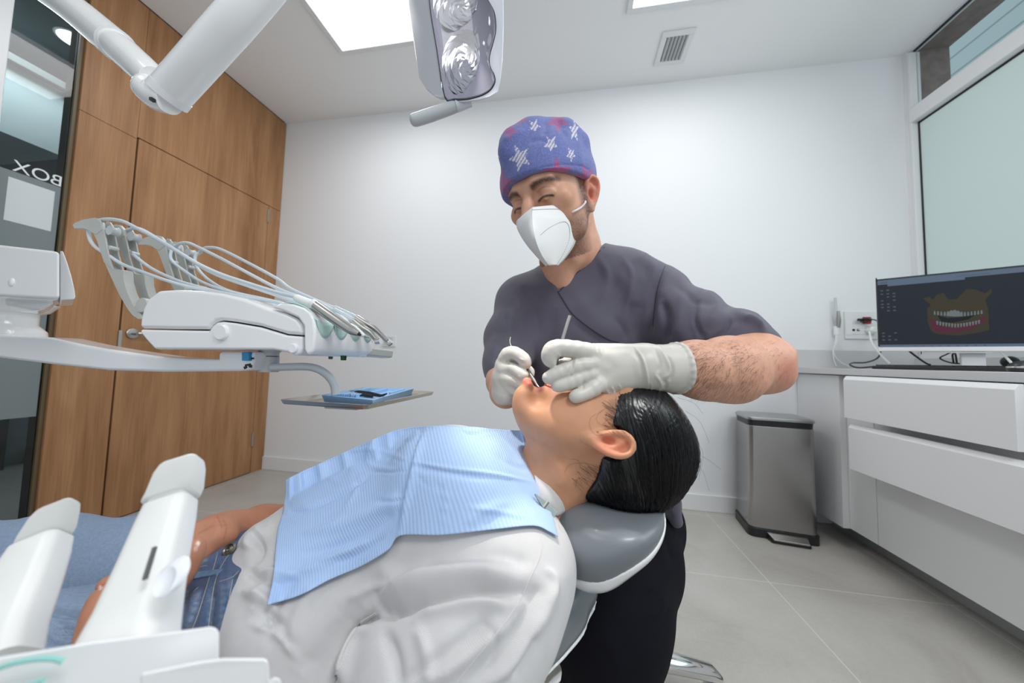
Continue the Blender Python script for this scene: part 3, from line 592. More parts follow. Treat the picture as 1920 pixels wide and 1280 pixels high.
# handpieces with their hoses
HOSE = mat('pale_blue_hose', (.62, .69, .74), .4)
def hand(label, hu, hl, parts, name='dental_handpiece'):
    t = thing(name, at(*hu[0]), label, 'dental handpiece', 'handpieces laid over the delivery unit')
    MB().tube(rail(hu, 8), .0037, 12).build('hose', HOSE, t)
    MB().tube(rail(hl, 8), .0034, 12).build('hose', HOSE, t)
    for nm, pts, rs, m in parts:
        P_ = rail(pts, 5); R_ = np.interp(np.linspace(0, len(rs)-1, len(P_)), range(len(rs)), rs)
        MB().tube(P_, list(R_), 18).build(nm, m, t, angle=50)
def wd(dy): return dy
D1 = [on(190, 413, 1, YW+.010)@FW]
def dd(y, u, v): return (on(u, v, 1, y)-CAM)@FW
def yrail(y0, y1, pts): return [(u, v, dd(y0+(y1-y0)*i/(len(pts)-1), u, v)) for i, (u, v) in enumerate(pts)]
TRANS = mat('clear_sleeve', (.62, .68, .72), .15, alpha=.75)
y = YW+.010
hand('handpiece nearest the viewer, with white sleeve and grey metal body',
     yrail(y, YU+.01, [(186, 426), (186, 414), (204, 411), (230, 415), (257, 428), (289, 445), (331, 470), (373, 495.5), (415, 514.5), (458, 529), (519, 548), (556, 557)]),
     yrail(y, YU+.04, [(185, 414), (172, 418), (166, 434), (171, 453), (183, 466), (204, 479), (230, 495.5), (268, 510), (310, 525), (352, 537), (394, 544), (458, 557), (519, 566), (535, 573)]),
     [('sleeve', yrail(YU+.01, YU+.01, [(554, 556), (560, 560), (590, 572)]), [.0045, .0068, .0072, .0075], MATTW), ('collar', yrail(YU+.01, YU+.01, [(586, 569), (592, 573)]), [.009, .009], WHITE),
      ('body', yrail(YU+.01, YU+.01, [(591, 572), (625, 596), (656, 617), (673, 626)]), [.0088, .0092, .0088, .0075, .004], SATIN), ('dark_tip', yrail(YU+.01, YU+.01, [(672, 625.5), (676, 628)]), [.003, .002], BLACK)])
y = YW+.046
hand('scaler handpiece with white cone and fine hooked tip',
     yrail(y, YU+.07, [(236, 440), (240, 431), (262, 429), (300, 450), (345, 479), (400, 512), (470, 537), (545, 562), (600, 585), (628, 600)]),
     yrail(y, YU+.08, [(238, 432), (228, 440), (234, 462), (259, 485), (289, 506), (331, 525), (373, 537.7), (415, 548), (500, 566), (530, 572)]),
     [('body', yrail(YU+.06, YU+.03, [(615, 592), (640, 607), (657, 615)]), [.006, .007, .007], LGREY), ('cone', yrail(YU+.03, YU+.03, [(655, 613), (668, 621), (684, 630)]), [.0078, .0085, .006, .0028], WHITE),
      ('tip', yrail(YU+.03, YU+.03, [(683, 629.5), (692, 633), (697.5, 638), (698.5, 643)]), [.0022, .001, .0008, .0006], SATIN)], 'dental_scaler_handpiece')
y = YW+.115
hand('grey angled handpiece with square head, second from the back',
     yrail(y, YU+.10, [(328, 466), (335, 457.5), (352, 455.4), (373, 464), (415, 485), (458, 508), (519, 540), (560, 556), (606, 572), (630, 584)]),
     yrail(y, YU+.12, [(330, 462), (322, 468), (322, 488), (352, 512), (384, 531), (436, 548), (500, 562), (540, 572)]),
     [('sleeve', yrail(YU+.10, YU+.10, [(626, 581), (645, 592), (667, 604)]), [.006, .0075, .007], TRANS), ('body', yrail(YU+.10, YU+.09, [(665, 603), (680, 615), (695, 624), (706, 637)]), [.0085, .0088, .007, .006, .0055], SATIN),
      ('head', yrail(YU+.088, YU+.088, [(705, 640), (714, 639)]), [.0062, .0062], CHROME)])
y = YW+.158
hand('slim polished turbine handpiece with round head, farthest back',
     yrail(y, YU+.13, [(372, 476), (381.6, 466), (396, 464), (415, 468), (458, 489), (519, 522), (545, 541), (600, 566), (632, 579)]),
     yrail(y, YU+.15, [(378, 472), (366, 480), (370, 502), (392, 525), (430, 545), (500, 561), (545, 572)]),
     [('sleeve', yrail(YU+.13, YU+.13, [(628, 577), (650, 588), (672, 598)]), [.006, .007, .0065], TRANS), ('body', yrail(YU+.13, YU+.12, [(670, 597), (688, 608), (705, 618), (727, 640)]), [.0085, .008, .0062, .005, .0045], SATIN),
      ('head', yrail(YU+.12, YU+.12, [(727, 645), (733, 639)]), [.0068, .0075, .0065], CHROME)])

# ------------------------------------------------------------------ operating lamp
la = thing('operating_lamp', at(850, 90, .56), 'grey-white dental operating lamp head on jointed white arms at the top', 'dental lamp')
LM = mat('lamp_shell', (.66, .68, .74), .28, coat=.2)
fo = [(803, -230), (803.5, -100), (804, 0), (818, 92), (832, 183), (845, 190), (868, 192.5), (896, 189.5), (918, 184), (936, 173), (941, 145), (944.5, 112), (946.5, 50), (946, 0), (942, -110), (930, -225), (870, -245)]
def fd(u, v): return .555-.0003*(u-870)-.00008*(v-90)
Fp = np.array([at(u, v, fd(u, v)) for u, v in fo]); fc = Fp.mean(0)
vec = at(779, 166, .635)-at(832, 183, fd(832, 183))
def ring(k_, s_): return [fc+(p-fc)*s_+vec*k_ for p in Fp]
LN = nrm(np.cross(at(900, 0, fd(900, 0))-at(850, 0, fd(850, 0)), at(850, 150, fd(850, 150))-at(850, 0, fd(850, 0)))); LN = LN if LN@FW < 0 else -LN
seal = [(804.5, -220), (804.5, -100), (805, 0), (819, 92), (834, 182), (852, 187), (875, 186.5), (893, 182.5), (908, 177), (920, 168.5), (928, 154), (926, 140), (920, 128), (917.5, 115), (919.5, 100), (925, 80), (929, 62), (929.5, 44), (926, 22), (914, 0), (905, -14), (909, -50), (922, -90), (925, -140), (912, -190), (870, -225)]
sea = [np.array(p) for p in cr([(u, v, fd(u, v)) for u, v in seal]+[(*seal[0], fd(*seal[0]))], 3)[:-1]]
Sp = [at(*q) for q in sea]
hd = MB(); hd.loft([[p+LN*.0 for p in Fp], ring(.25, 1.03), ring(.6, .98), ring(1.0, .86), ring(1.15, .5)])
ho = hd.build('housing', LM, la, bevel=.004, seg=2, angle=40)
MB().tube(Sp+[Sp[0]], .0012, 8).build('seal', BLACK, ho)
sc3 = sum(Sp)/len(Sp)
# dish: dark-rimmed pocket holding two faceted reflectors under a clear cover
b = MB(); b.loft([[p+LN*.0006 for p in Sp], [sc3+(p-sc3)*.985+LN*.0012 for p in Sp]], caps=False); n_ = len(Sp)
b.add([sc3+(p-sc3)*.99+LN*.0010 for p in Sp], [tuple(range(n_))]); b.build('dish', mat('mirror_dish', (.17, .17, .19), .3, metal=1), la, angle=20)
FAC = mat('faceted_reflector', (.50, .50, .52), .22, metal=1, bump=.25, bscale=40, bdist=.003)
def bowl(cu_, cv, ru, rv_, seed):
    R_ = np.random.RandomState(seed); rings = []
    for k in range(8):
        s_ = 1-k/8; n2 = 17
        rings.append([at(cu_+ru*s_*math.cos(t+.2*k), cv+rv_*s_*math.sin(t+.2*k), fd(cu_, cv)-.001-.012*(1-s_**2)+R_.uniform(-.0012, .0012)) for t in np.linspace(0, 2*math.pi, n2, endpoint=False)])
    MB().loft(rings).build('reflector', FAC, la, smooth=False)
bowl(866, 8, 55, 52, 1); bowl(873, 118, 45, 64, 2); bowl(868, -120, 45, 75, 3)
b = MB(); b.loft([[p+LN*.002 for p in Sp], [sc3+(p-sc3)*.97+LN*.014 for p in Sp], [sc3+(p-sc3)*.80+LN*.019 for p in Sp], [sc3+(p-sc3)*.4+LN*.0205 for p in Sp]], caps=True); b.build('lens_cover', glass('lamp_cover', (.93, .93, .96)), la, angle=60)
MB().tube([at(884, 193, .56), at(868, 196, .56), at(856, 199, .56)], [.006, .0085, .010], 18).build('handle_joint', LM, la)
MB().tube(rail([(866, 195, .56), (850, 201, .56), (815, 213, .56), (785, 223, .56), (775, 225.5, .56), (769, 227, .56)], 3), [.008, .0088, .0095, .010, .0103, .0105, .0107, .0108, .0108, .0107, .0106, .0104, .010, .0092, .0075, .004], 20, up=(0, 0, 1), flat=.9).build('handle', mat('handle_grey', (.50, .53, .55), .3), la)
# arms
MB().tube(rail([(-60, -110, .80), (114, 0, .66), (220, 86, .58)], 5), [.0265]*11, 28).build('upper_arm', GLOSS, la)
MB().tube(rail([(216, 83, .583), (255, 118, .555), (292, 152, .53)], 5), [.0235, .0238, .0238, .0238, .0235, .023, .023, .0225, .022, .021, .019], 28).build('elbow_sleeve', GLOSS, la)
jc = at(300, 176, .525)
MB().tube(rail([(276, 158, .53), (284, 172, .525), (300, 184, .52), (318, 192, .515)], 4), list(np.interp(np.linspace(0, 1, 13), [0, .25, .6, 1], [.0165, .0215, .0205, .0165])), 28).ball(jc+UP*-.004, [.027, .024, .022], 28).build('elbow_joint', GLOSS, la, angle=60)
pxm = at(286, 187, .498)
MB().obox(pxm, RT, UP, FW, .0022, .0022, .003).build('screw_hole', BLACK, la)
MB().tube(rail([(321, 172, .52), (398, 86, .50), (474, 0, .49), (600, -150, .50), (700, -260, .56)], 6), .0255, 32).build('swing_tube', GLOSS, la)
MB().tube(rail([(313, 182, .521), (322, 171, .52)], 3), .0262, 32).build('end_ring', WHITE, la)
MB().tube(rail([(690, -255, .56), (780, -250, .60), (840, -150, .63), (830, -60, .64)], 5), .02, 20).build('yoke', LM, la)
so.location = Vector(at(862, 60, .53)); so.rotation_euler = (Vector(at(1020, 745, .47))-so.location).to_track_quat('-Z', 'Y').to_euler()
# ------------------------------------------------------------------ solid shapes grown from distance fields
import openvdb as vdb
class Field:
    def __init__(s, lo, hi, h):
        s.lo = np.asarray(lo, float); s.h = h; s.n = np.ceil((np.asarray(hi)-s.lo)/h).astype(int)+1
        s.D = np.full(tuple(s.n), .05, np.float32)
    def sub(s, lo, hi, pad):
        a = np.clip(np.floor((np.asarray(lo)-pad-s.lo)/s.h).astype(int), 0, s.n-1); b = np.clip(np.ceil((np.asarray(hi)+pad-s.lo)/s.h).astype(int)+1, 1, s.n)
        ax = [s.lo[i]+s.h*np.arange(a[i], max(b[i], a[i]+1), dtype=np.float32) for i in range(3)]
        return tuple(slice(a[i], max(b[i], a[i]+1)) for i in range(3)), np.meshgrid(*ax, indexing='ij', sparse=True)
    def comb(s, sl, d, k, sign):
        D = s.D[sl]; d = d.astype(np.float32)
        if sign > 0:                      # smooth union
            if k: h_ = np.maximum(k-np.abs(D-d), 0)/k; s.D[sl] = np.minimum(D, d)-h_*h_*k*.25
            else: s.D[sl] = np.minimum(D, d)
        else:                             # smooth difference
            if k: h_ = np.maximum(k-np.abs(D+d), 0)/k; s.D[sl] = np.maximum(D, -d)+h_*h_*k*.25
            else: s.D[sl] = np.maximum(D, -d)
        return s
    def cap(s, a, ra, b, rb, k=.01, sign=1):
        a = np.asarray(a, float); b = np.asarray(b, float); R = max(ra, rb)
        sl, (X, Y, Z) = s.sub(np.minimum(a, b)-R, np.maximum(a, b)+R, k+.012)
        ab = b-a; L2 = ab@ab+1e-12
        t = np.clip(((X-a[0])*ab[0]+(Y-a[1])*ab[1]+(Z-a[2])*ab[2])/L2, 0, 1)
        d = np.sqrt((X-a[0]-t*ab[0])**2+(Y-a[1]-t*ab[1])**2+(Z-a[2]-t*ab[2])**2)-(ra+(rb-ra)*t)
        return s.comb(sl, d, k, sign)
    def chain(s, pts, k=.01, sign=1, smooth=0):   # (u, v, depth, radius in photo px)
        if smooth: pts = cr(pts, smooth)
        Q = [(at(*p[:3]), p[3]*p[2]/FPX) for p in pts]
        if len(Q) == 1: Q = Q*2
        for (a, ra), (b, rb) in zip(Q, Q[1:]): s.cap(a, ra, b, rb, k, sign)
        return s
    def wchain(s, pts, k=.01, sign=1):            # (point, radius)
        if len(pts) == 1: pts = pts*2
        for (a, ra), (b, rb) in zip(pts, pts[1:]): s.cap(a, ra, b, rb, k, sign)
        return s
    def ell(s, c, r, ax=None, k=.01, sign=1):
        c = np.asarray(c, float); r = np.asarray(r, float); M = np.asarray(ax) if ax is not None else np.eye(3)
        e_ = np.sqrt((M**2*(r**2)[:, None]).sum(0))
        sl, (X, Y, Z) = s.sub(c-e_, c+e_, k+.012)
        X, Y, Z = X-c[0], Y-c[1], Z-c[2]
        q = [M[i][0]*X+M[i][1]*Y+M[i][2]*Z for i in range(3)]
        k0 = np.sqrt(sum((q[i]/r[i])**2 for i in range(3))); k1 = np.sqrt(sum((q[i]/r[i]**2)**2 for i in range(3)))
        return s.comb(sl, k0*(k0-1)/(k1+1e-9), k, sign)
    def box(s, c, hw, ax, rad, k=.005, sign=1):
        c = np.asarray(c, float); hw = np.asarray(hw, float); M = np.asarray(ax)
        e_ = (np.abs(M)*hw[:, None]).sum(0); sl, (X, Y, Z) = s.sub(c-e_, c+e_, k+.012)
        X, Y, Z = X-c[0], Y-c[1], Z-c[2]
        q = [np.abs(M[i][0]*X+M[i][1]*Y+M[i][2]*Z)-hw[i]+rad for i in range(3)]
        d = np.sqrt(sum(np.maximum(a, 0)**2 for a in q))+np.minimum(np.maximum(np.maximum(q[0], q[1]), q[2]), 0)-rad
        return s.comb(sl, d, k, sign)
    def cut(s, p, n, k=.002):                     # remove everything on the +n side
        n = nrm(n); X, Y, Z = np.meshgrid(*[s.lo[i]+s.h*np.arange(s.n[i], dtype=np.float32) for i in range(3)], indexing='ij', sparse=True)
        d = -((X-p[0])*n[0]+(Y-p[1])*n[1]+(Z-p[2])*n[2])
        return s.comb((slice(None),)*3, d, k, -1)
    def carve(s, other, off=0, k=.002): return s.comb((slice(None),)*3, other.D-off, k, -1)
    def mesh(s, smooth=1):
        g = vdb.FloatGrid(.05); g.copyFromArray(s.D); V, Q = g.convertToQuads(0.0)[:2]
        V = V*s.h+s.lo; Q = Q.astype(int)
        # keep the largest piece
        par = np.arange(len(V)); E_ = np.vstack([Q[:, [0, 1]], Q[:, [1, 2]], Q[:, [2, 3]], Q[:, [3, 0]]])
        for _ in range(400):
            m = np.minimum(par[E_[:, 0]], par[E_[:, 1]]); old = par.copy()
            np.minimum.at(par, E_[:, 0], m); np.minimum.at(par, E_[:, 1], m); par = par[par]; par = par[par]
            if (old == par).all(): break
        big = np.bincount(par).argmax(); keep = par == big
        Q = Q[keep[Q[:, 0]]]; idx = -np.ones(len(V), int); idx[keep] = np.arange(keep.sum()); V = V[keep]; Q = idx[Q]
        V = relax(V, Q, smooth)
        return V, Q
def relax(V, Q, it, f=.5):
    E_ = np.vstack([Q[:, [0, 1]], Q[:, [1, 2]], Q[:, [2, 3]], Q[:, [3, 0]]])
    c = np.bincount(E_.ravel(), minlength=len(V)).astype(float)[:, None]
    for _ in range(it):
        S_ = np.zeros_like(V)
        for i in range(3): S_[:, i] = np.bincount(E_[:, 0], V[E_[:, 1], i], len(V))+np.bincount(E_[:, 1], V[E_[:, 0], i], len(V))
        V = V*(1-f)+f*S_/np.maximum(c, 1)
    return V
def normals(V, Q):
    n = np.cross(V[Q[:, 2]]-V[Q[:, 0]], V[Q[:, 3]]-V[Q[:, 1]]); N = np.zeros_like(V)
    for j in range(4):
        for i in range(3): N[:, i] += np.bincount(Q[:, j], n[:, i], len(V))
    return N/(np.linalg.norm(N, axis=1)[:, None]+1e-12)
def orient(V, Q):                        # make normals point outwards
    N = normals(V, Q); c = V.mean(0); i = np.argmax(((V-c)**2).sum(1))
    return Q[:, ::-1] if N[i]@(V[i]-c) < 0 else Q
def pldist(U, W, poly):                  # distance in px to a polyline, and the position along it
    best = np.full(len(U), 1e9); tt = np.zeros(len(U)); n = len(poly)-1
    for i in range(n):
        ax_, ay_ = poly[i]; bx_, by_ = poly[i+1]; dx, dy = bx_-ax_, by_-ay_; L2 = dx*dx+dy*dy+1e-9
        t = np.clip(((U-ax_)*dx+(W-ay_)*dy)/L2, 0, 1); d = np.hypot(U-ax_-t*dx, W-ay_-t*dy)
        m = d < best; best = np.where(m, d, best); tt = np.where(m, (i+t)/n, tt)
    return best, tt
def folds(V, Q, L, facing=.15):          # raise or sink cloth along lines: (px polyline, width px, height m)
    N = normals(V, Q); u, v, z = pix(V); view = (V-CAM)/np.linalg.norm(V-CAM, axis=1)[:, None]
    f = np.clip((-(N*view).sum(1)-facing+.3)/.3, 0, 1); H_ = np.zeros(len(V))
    for poly, w_, a in L:
        if len(poly) > 2: poly = [tuple(q) for q in cr(poly, 4)]
        d, t = pldist(u, v, poly); H_ += a*np.exp(-(d/w_)**2)*np.clip(np.sin(np.pi*np.clip(t, .04, .96))*1.6, 0, 1)
    return V+N*(H_*f)[:, None]
def wrinkle(V, Q, amp, scale, dirn=None, stretch=1, seed=0, octaves=2):   # soft random undulation
    R_ = np.random.RandomState(seed); N = normals(V, Q); H_ = np.zeros(len(V))
    for o in range(octaves*7):
        k_ = R_.normal(size=3); k_ /= np.linalg.norm(k_)
        if dirn is not None: dn = nrm(dirn); k_ = k_-dn*(k_@dn)*(1-1/stretch); k_ /= np.linalg.norm(k_)
        s_ = scale*(1+(o % octaves))*R_.uniform(.7, 1.4); ph = R_.uniform(0, 6.28)
        wv = V@R_.normal(size=3)*scale*.5
        H_ += np.sin(V@k_*s_+ph+1.2*np.sin(wv))/(1+(o % octaves))
    return V+N*(H_*amp/math.sqrt(7*octaves))[:, None]
def solid(name, V, Q, m, parent=None, col=None, loc=None, **pr):
    me = bpy.data.meshes.new(name); o0 = np.array(org(parent)); L = np.array([float(c) for c in loc]) if loc is not None else np.zeros(3)
    Q = orient(V, Q); n, k = len(V), len(Q)
    me.vertices.add(n); me.vertices.foreach_set('co', (V-o0-L).astype(np.float32).ravel())
    me.loops.add(k*4); me.loops.foreach_set('vertex_index', Q.astype(np.int32).ravel())
    me.polygons.add(k); me.polygons.foreach_set('loop_start', np.arange(0, k*4, 4, dtype=np.int32)); me.update(calc_edges=True); me.validate()
    me.polygons.foreach_set('use_smooth', [True]*len(me.polygons)); me.materials.append(m)
    if col is not None:
        a = me.color_attributes.new('tone', 'FLOAT_COLOR', 'POINT'); a.data.foreach_set('color', np.hstack([col, np.ones((n, 1))]).astype(np.float32).ravel())
    o = bpy.data.objects.new(name, me); COL.objects.link(o); o.parent = parent; o.location = Vector([float(c) for c in L]); props(o, **pr)
    return o
def bounds(pts, pad):
    P_ = np.array(pts); return P_.min(0)-pad, P_.max(0)+pad
def surf(V, Q): return BVHTree.FromPolygons([tuple(p) for p in V.tolist()], [tuple(q) for q in Q.tolist()])
def hit(b, u, v, far=None):
    d = nrm(at(u, v, 1)-CAM); r_ = b.ray_cast(Vector([float(c) for c in CAM]), Vector([float(c) for c in d]))
    if r_[0] is None: return None, None
    return np.array(r_[0]), np.array(r_[1])
def strip_on(b, pts, w_, t, n=6, lift=0.0):    # a narrow ribbon or seam lying on a surface, from px points
    V, F = [], []; P_ = []
    for q in cr(pts, n):
        h_, nn = hit(b, *q)
        if h_ is not None:
            if nn@(h_-CAM) > 0: nn = -nn
            P_.append((h_, nn))
    if len(P_) < 3: return MB()
    rings = []
    for i, (p, nn) in enumerate(P_):
        T = nrm(P_[min(i+1, len(P_)-1)][0]-P_[max(i-1, 0)][0]); B = nrm(np.cross(T, nn)); p = p+nn*lift
        rings.append([p-B*w_/2-nn*t*.5, p-B*w_*.4+nn*t, p+B*w_*.4+nn*t, p+B*w_/2-nn*t*.5])
    return MB().loft(rings)
def blend(C, m, c): return C*(1-m[:, None])+np.array(c)*m[:, None]
def gmask(u, v, cu_, cv, ru, rv_, a=0):
    ca, sa = math.cos(a), math.sin(a); x = ((u-cu_)*ca+(v-cv)*sa)/ru; y = (-(u-cu_)*sa+(v-cv)*ca)/rv_
    return np.clip(1.5-np.hypot(x, y)*1.5, 0, 1)
def ear(F, O, X, Y, Z, s=1.0, k=.003):          # X away from the head, Y up, Z forward; O at the canal
    p = lambda x, y, z: np.asarray(O)+s*(X*x+Y*y+Z*z)
    F.ell(p(.004, .006, -.006), np.array([.006, .026, .015])*s, [X, Y, Z], k=.006)
    F.ell(p(.009, .012, -.008), np.array([.0055, .023, .0135])*s, [nrm(X+Z*.35), Y, nrm(Z-X*.35)], k=.004)
    hel = [(.006, .004, .004), (.009, .012, .006), (.012, .024, .006), (.015, .033, -.001), (.018, .034, -.011), (.019, .026, -.019), (.018, .014, -.021), (.015, .001, -.018), (.012, -.010, -.012), (.010, -.018, -.006)]
    F.wchain([(p(*q), .0036*s) for q in cr(hel, 4)], k=.003)
    F.ell(p(.008, -.022, -.002), np.array([.0045, .010, .0075])*s, [X, Y, Z], k=.005)
    F.ell(p(.013, .002, -.005), np.array([.009, .011, .008])*s, [X, Y, Z], k=.003, sign=-1)
    F.ell(p(.019, .020, -.009), np.array([.0065, .010, .008])*s, [X, Y, Z], k=.003, sign=-1)
    F.wchain([(p(*q), .003*s) for q in cr([(.010, .026, -.003), (.012, .014, -.011), (.011, .002, -.012), (.009, -.009, -.008)], 4)], k=.003)
    F.ell(p(.007, -.002, .005), np.array([.004, .007, .003])*s, [X, Y, Z], k=.003)
# ------------------------------------------------------------------ people: materials
SKIN1 = mat('tanned_skin', rough=.5, sss=.12, attr='tone', var=.06, vscale=70, bump=.25, bscale=350, bdist=.0006)
SKIN2 = mat('patient_skin', rough=.55, spec=.35, sss=.15, attr='tone', var=.05, vscale=60, bump=.15, bscale=380, bdist=.0005)
def fabric(name, col, rough=.85, weave=900, b=.35, sheen=.3, var=.05, attr=None):
    m = mat(name, col, rough, sheen=sheen, var=var, vscale=30, spec=.25, attr=attr); g = G(m)
    tc = g.n('TexCoord'); w1_ = g.n('TexWave'); w2_ = g.n('TexWave', bands_direction='Z')
    for w_ in (w1_, w2_): w_.inputs['Scale'].default_value = weave; g.l(tc.outputs['Object'], w_.inputs[0])
    n = g.n('TexNoise'); n.inputs['Scale'].default_value = 160; g.l(tc.outputs['Object'], n.inputs[0])
    bp = g.n('Bump'); bp.inputs['Strength'].default_value = b; bp.inputs['Distance'].default_value = .0005
    g.l(g.math('ADD', g.math('ADD', w1_.outputs[1], w2_.outputs[1]), n.outputs[0]), bp.inputs['Height']); g.l(bp.outputs[0], g.b.inputs['Normal'])
    return m
SCRUB = fabric('grey_scrub_cloth', (.112, .106, .146), .55, sheen=.2)
TROUS = fabric('black_trouser_cloth', (.0065, .0065, .011), .8, sheen=.0)
TROUS.node_tree.nodes['Principled BSDF'].inputs['Specular IOR Level'].default_value = .12
LINEN = fabric('white_linen', (.70, .685, .69), .9, weave=500, b=.6)
GLOVE = mat('white_glove', (.60, .575, .525), .40, bump=.12, bscale=120, sss=.05)
MASKM = mat('white_mask_fabric', (.80, .81, .81), .8, bump=.2, bscale=500)

# ================================================================== the dentist
den = thing('person', (.22, .88, 0), 'dentist in grey scrub top, white mask and star-patterned blue cap leaning over the patient', 'person')
hd_F = nrm([-.43, -.76, -.40]); _up = np.array([-.09, 0, 1.]); hd_Y = nrm(_up-hd_F*(_up@hd_F)); hd_X = np.cross(hd_Y, hd_F)      # X: his left
HO = at(1035, 364, .665)
def H(x, y, z): return HO+hd_X*x+hd_Y*y+hd_F*z
AXH = [hd_X, hd_Y, hd_F]
arm_pts = [(1225, 570, .745, 40), (1330, 635, .635, 42), (1400, 672, .56, 48), (1420, 682, .545, 52)]
bd = [at(1160, 480, .9), at(900, 800, .5), at(1510, 760, .4), at(1040, 180, .6), at(1300, 900, .9), at(940, 260, .75)]
lo, hi = bounds(bd, .05)
F = Field(lo, hi, .0023)
F.ell(H(0, .026, -.012), (.075, .082, .097), AXH, k=.01)
F.ell(H(0, -.035, .028), (.064, .075, .058), AXH, k=.025)
for s in (-1, 1):
    F.wchain([(H(.058*s, -.035, .0), .020), (H(.043*s, -.078, .025), .018), (H(.016*s, -.096, .066), .013)], k=.015)
    F.ell(H(.046*s, -.022, .058), (.021, .018, .018), AXH, k=.015)
F.ell(H(0, -.094, .070), (.019, .016, .016), AXH, k=.015)
F.wchain([(H(-.040, .013, .071), .011), (H(-.02, .015, .081), .011), (H(.0, .012, .083), .010), (H(.02, .015, .081), .011), (H(.040, .013, .071), .011)], k=.012)
for s in (-1, 1):
    F.ell(H(.031*s, -.003, .094), (.021, .0115, .014), AXH, k=.010, sign=-1)
    F.ell(H(.031*s, -.004, .0735), (.0145, .0120, .0110), AXH, k=.003)
    F.wchain([(H(.016*s, -.012, .082), .0025), (H(.031*s, -.015, .0835), .003), (H(.046*s, -.010, .076), .0025)], k=.006)
F.wchain([(H(0, .008, .084), .008), (H(0, -.020, .098), .009), (H(0, -.038, .110), .011)], k=.010)
for s in (-1, 1): F.ell(H(.012*s, -.041, .096), (.009, .008, .010), AXH, k=.006)
ear(F, H(.0665, -.032, .000), nrm(hd_X*.85+hd_F*.30), nrm(hd_Y*.97-hd_F*.1), nrm(hd_F*.85-hd_X*.30), .92)
ear(F, H(-.069, -.030, -.010), nrm(-hd_X*.86-hd_F*.5), nrm(hd_Y*.97-hd_F*.2), nrm(hd_F*.86-hd_X*.5), 1.05)
# neck, shoulders and trunk
F.wchain([(H(0, -.03, -.035), .055), (at(1078, 470, .735), .052), (at(1085, 540, .81), .05)], k=.02)
F.chain([(1010, 560, .82, 36), (1095, 550, .80, 42), (1225, 565, .77, 40)], k=.03)
F.ell(at(1095, 640, .80), (.14, .10, .16), [RT, FW, UP], k=.03)
F.ell(at(1120, 800, .82), (.135, .10, .16), [RT, FW, UP], k=.03)
F.wchain([(at(1058, 530, .715), .012), (at(1075, 490, .70), .012)], k=.02)           # collar bones and throat
F.chain([(1035, 490, .715, 24), (1052, 530, .725, 22)], k=.02)
# left arm
F.chain(arm_pts, k=.02)
F.chain([(1418, 682, .545, 52), (1365, 688, .508, 54), (1300, 690, .484, 48), (1240, 689, .476, 37), (1205, 690, .474, 26)], k=.018)
F.chain([(1205, 690, .474, 26), (1130, 690, .470, 18)], k=.006)
F.chain([(1440, 688, .545, 46), (1454, 702, .542, 27)], k=.02)
F.chain([(1380, 712, .505, 36), (1330, 712, .49, 32)], k=.03)
# right arm
F.chain([(985, 560, .79, 44), (955, 620, .745, 34), (942, 690, .68, 30), (943, 715, .635, 28), (948, 735, .59, 26), (950, 716, .565, 18), (958, 700, .55, 14)], k=.018)
V, Q = F.mesh(1)
V = folds(V, Q, [([(1300, 722), (1360, 733), (1420, 722)], 9, -.0012), ([(1262, 660), (1300, 672), (1340, 668)], 6, .001), ([(1420, 640), (1440, 680), (1430, 715)], 8, -.0012)])
u, v, z = pix(V); N = normals(V, Q)
loc = (V-HO)@np.array(AXH).T; hx, hy, hz = loc.T; onhead = np.linalg.norm(loc, axis=1) < .17
C = np.tile(np.array(srgb(214, 164, 138)), (len(V), 1))
armm = np.clip((u-1180)/80, 0, 1)*(v > 600)
C = blend(C, armm*1.0, srgb(214, 160, 134))
C = blend(C, gmask(u, v, 1478, 700, 26, 40)*.5, srgb(205, 120, 105))
fr_ = onhead*1.0
C = blend(C, fr_*np.clip((.09-np.abs(hx))/.02, 0, 1)*np.clip((hz-.02)/.03, 0, 1)*.6, srgb(202, 150, 122))
C = blend(C, fr_*np.clip((np.abs(hx)-.062)/.01, 0, 1)*(hy > -.045)*(hz < .02)*(hy < .04)*.7, srgb(214, 128, 104))           # ears
beard = fr_*(np.abs(hx) < .067)*np.clip((-.045-hy)/.02, 0, 1)*np.clip((hz+.03)/.02, 0, 1)*(hy > -.13)
side = fr_*np.clip((np.abs(hx)-.055)/.008, 0, 1)*np.clip((hz-.004)/.010, 0, 1)*np.clip((.030-hz)/.012, 0, 1)*(hy < .05)
grain = .75+.5*RNG.rand(len(V))
C = blend(C, np.clip(np.maximum(beard*.55, side*.8)*grain, 0, .95), srgb(70, 58, 52))
for s in (-1, 1):                        # brows, lash lines, socket creases
    cx = np.abs(hx-.033*s); arch = .0130-.0045*((hx*s-.030)/.02)**2+.002*(hx*s-.03)/.02
    br_ = np.clip(1.35-np.abs(hy-arch)/.0052, 0, 1)*np.clip((.0225-np.abs(hx*s-.034))/.004, 0, 1)*(hz > .045)
    C = blend(C, br_*np.clip(grain, 0, 1)*.92, srgb(42, 30, 26))
    lash = np.clip(1.5-np.abs(hy+.0125+.0035*((hx*s-.031)/.014)**2)/.0021, 0, 1)*np.clip((.0165-np.abs(hx*s-.031))/.003, 0, 1)*(hz > .05)
    C = blend(C, lash*.95, srgb(30, 20, 18))
    cre = np.clip(1.2-np.abs(hy-.0025+.003*((hx*s-.031)/.014)**2)/.0013, 0, 1)*np.clip((.015-np.abs(hx*s-.031))/.003, 0, 1)*(hz > .05)
    C = blend(C, cre*.5, srgb(120, 76, 58))
solid('body', V, Q, SKIN1, den, col=C)
DEN_V, DEN_Q = V, Q
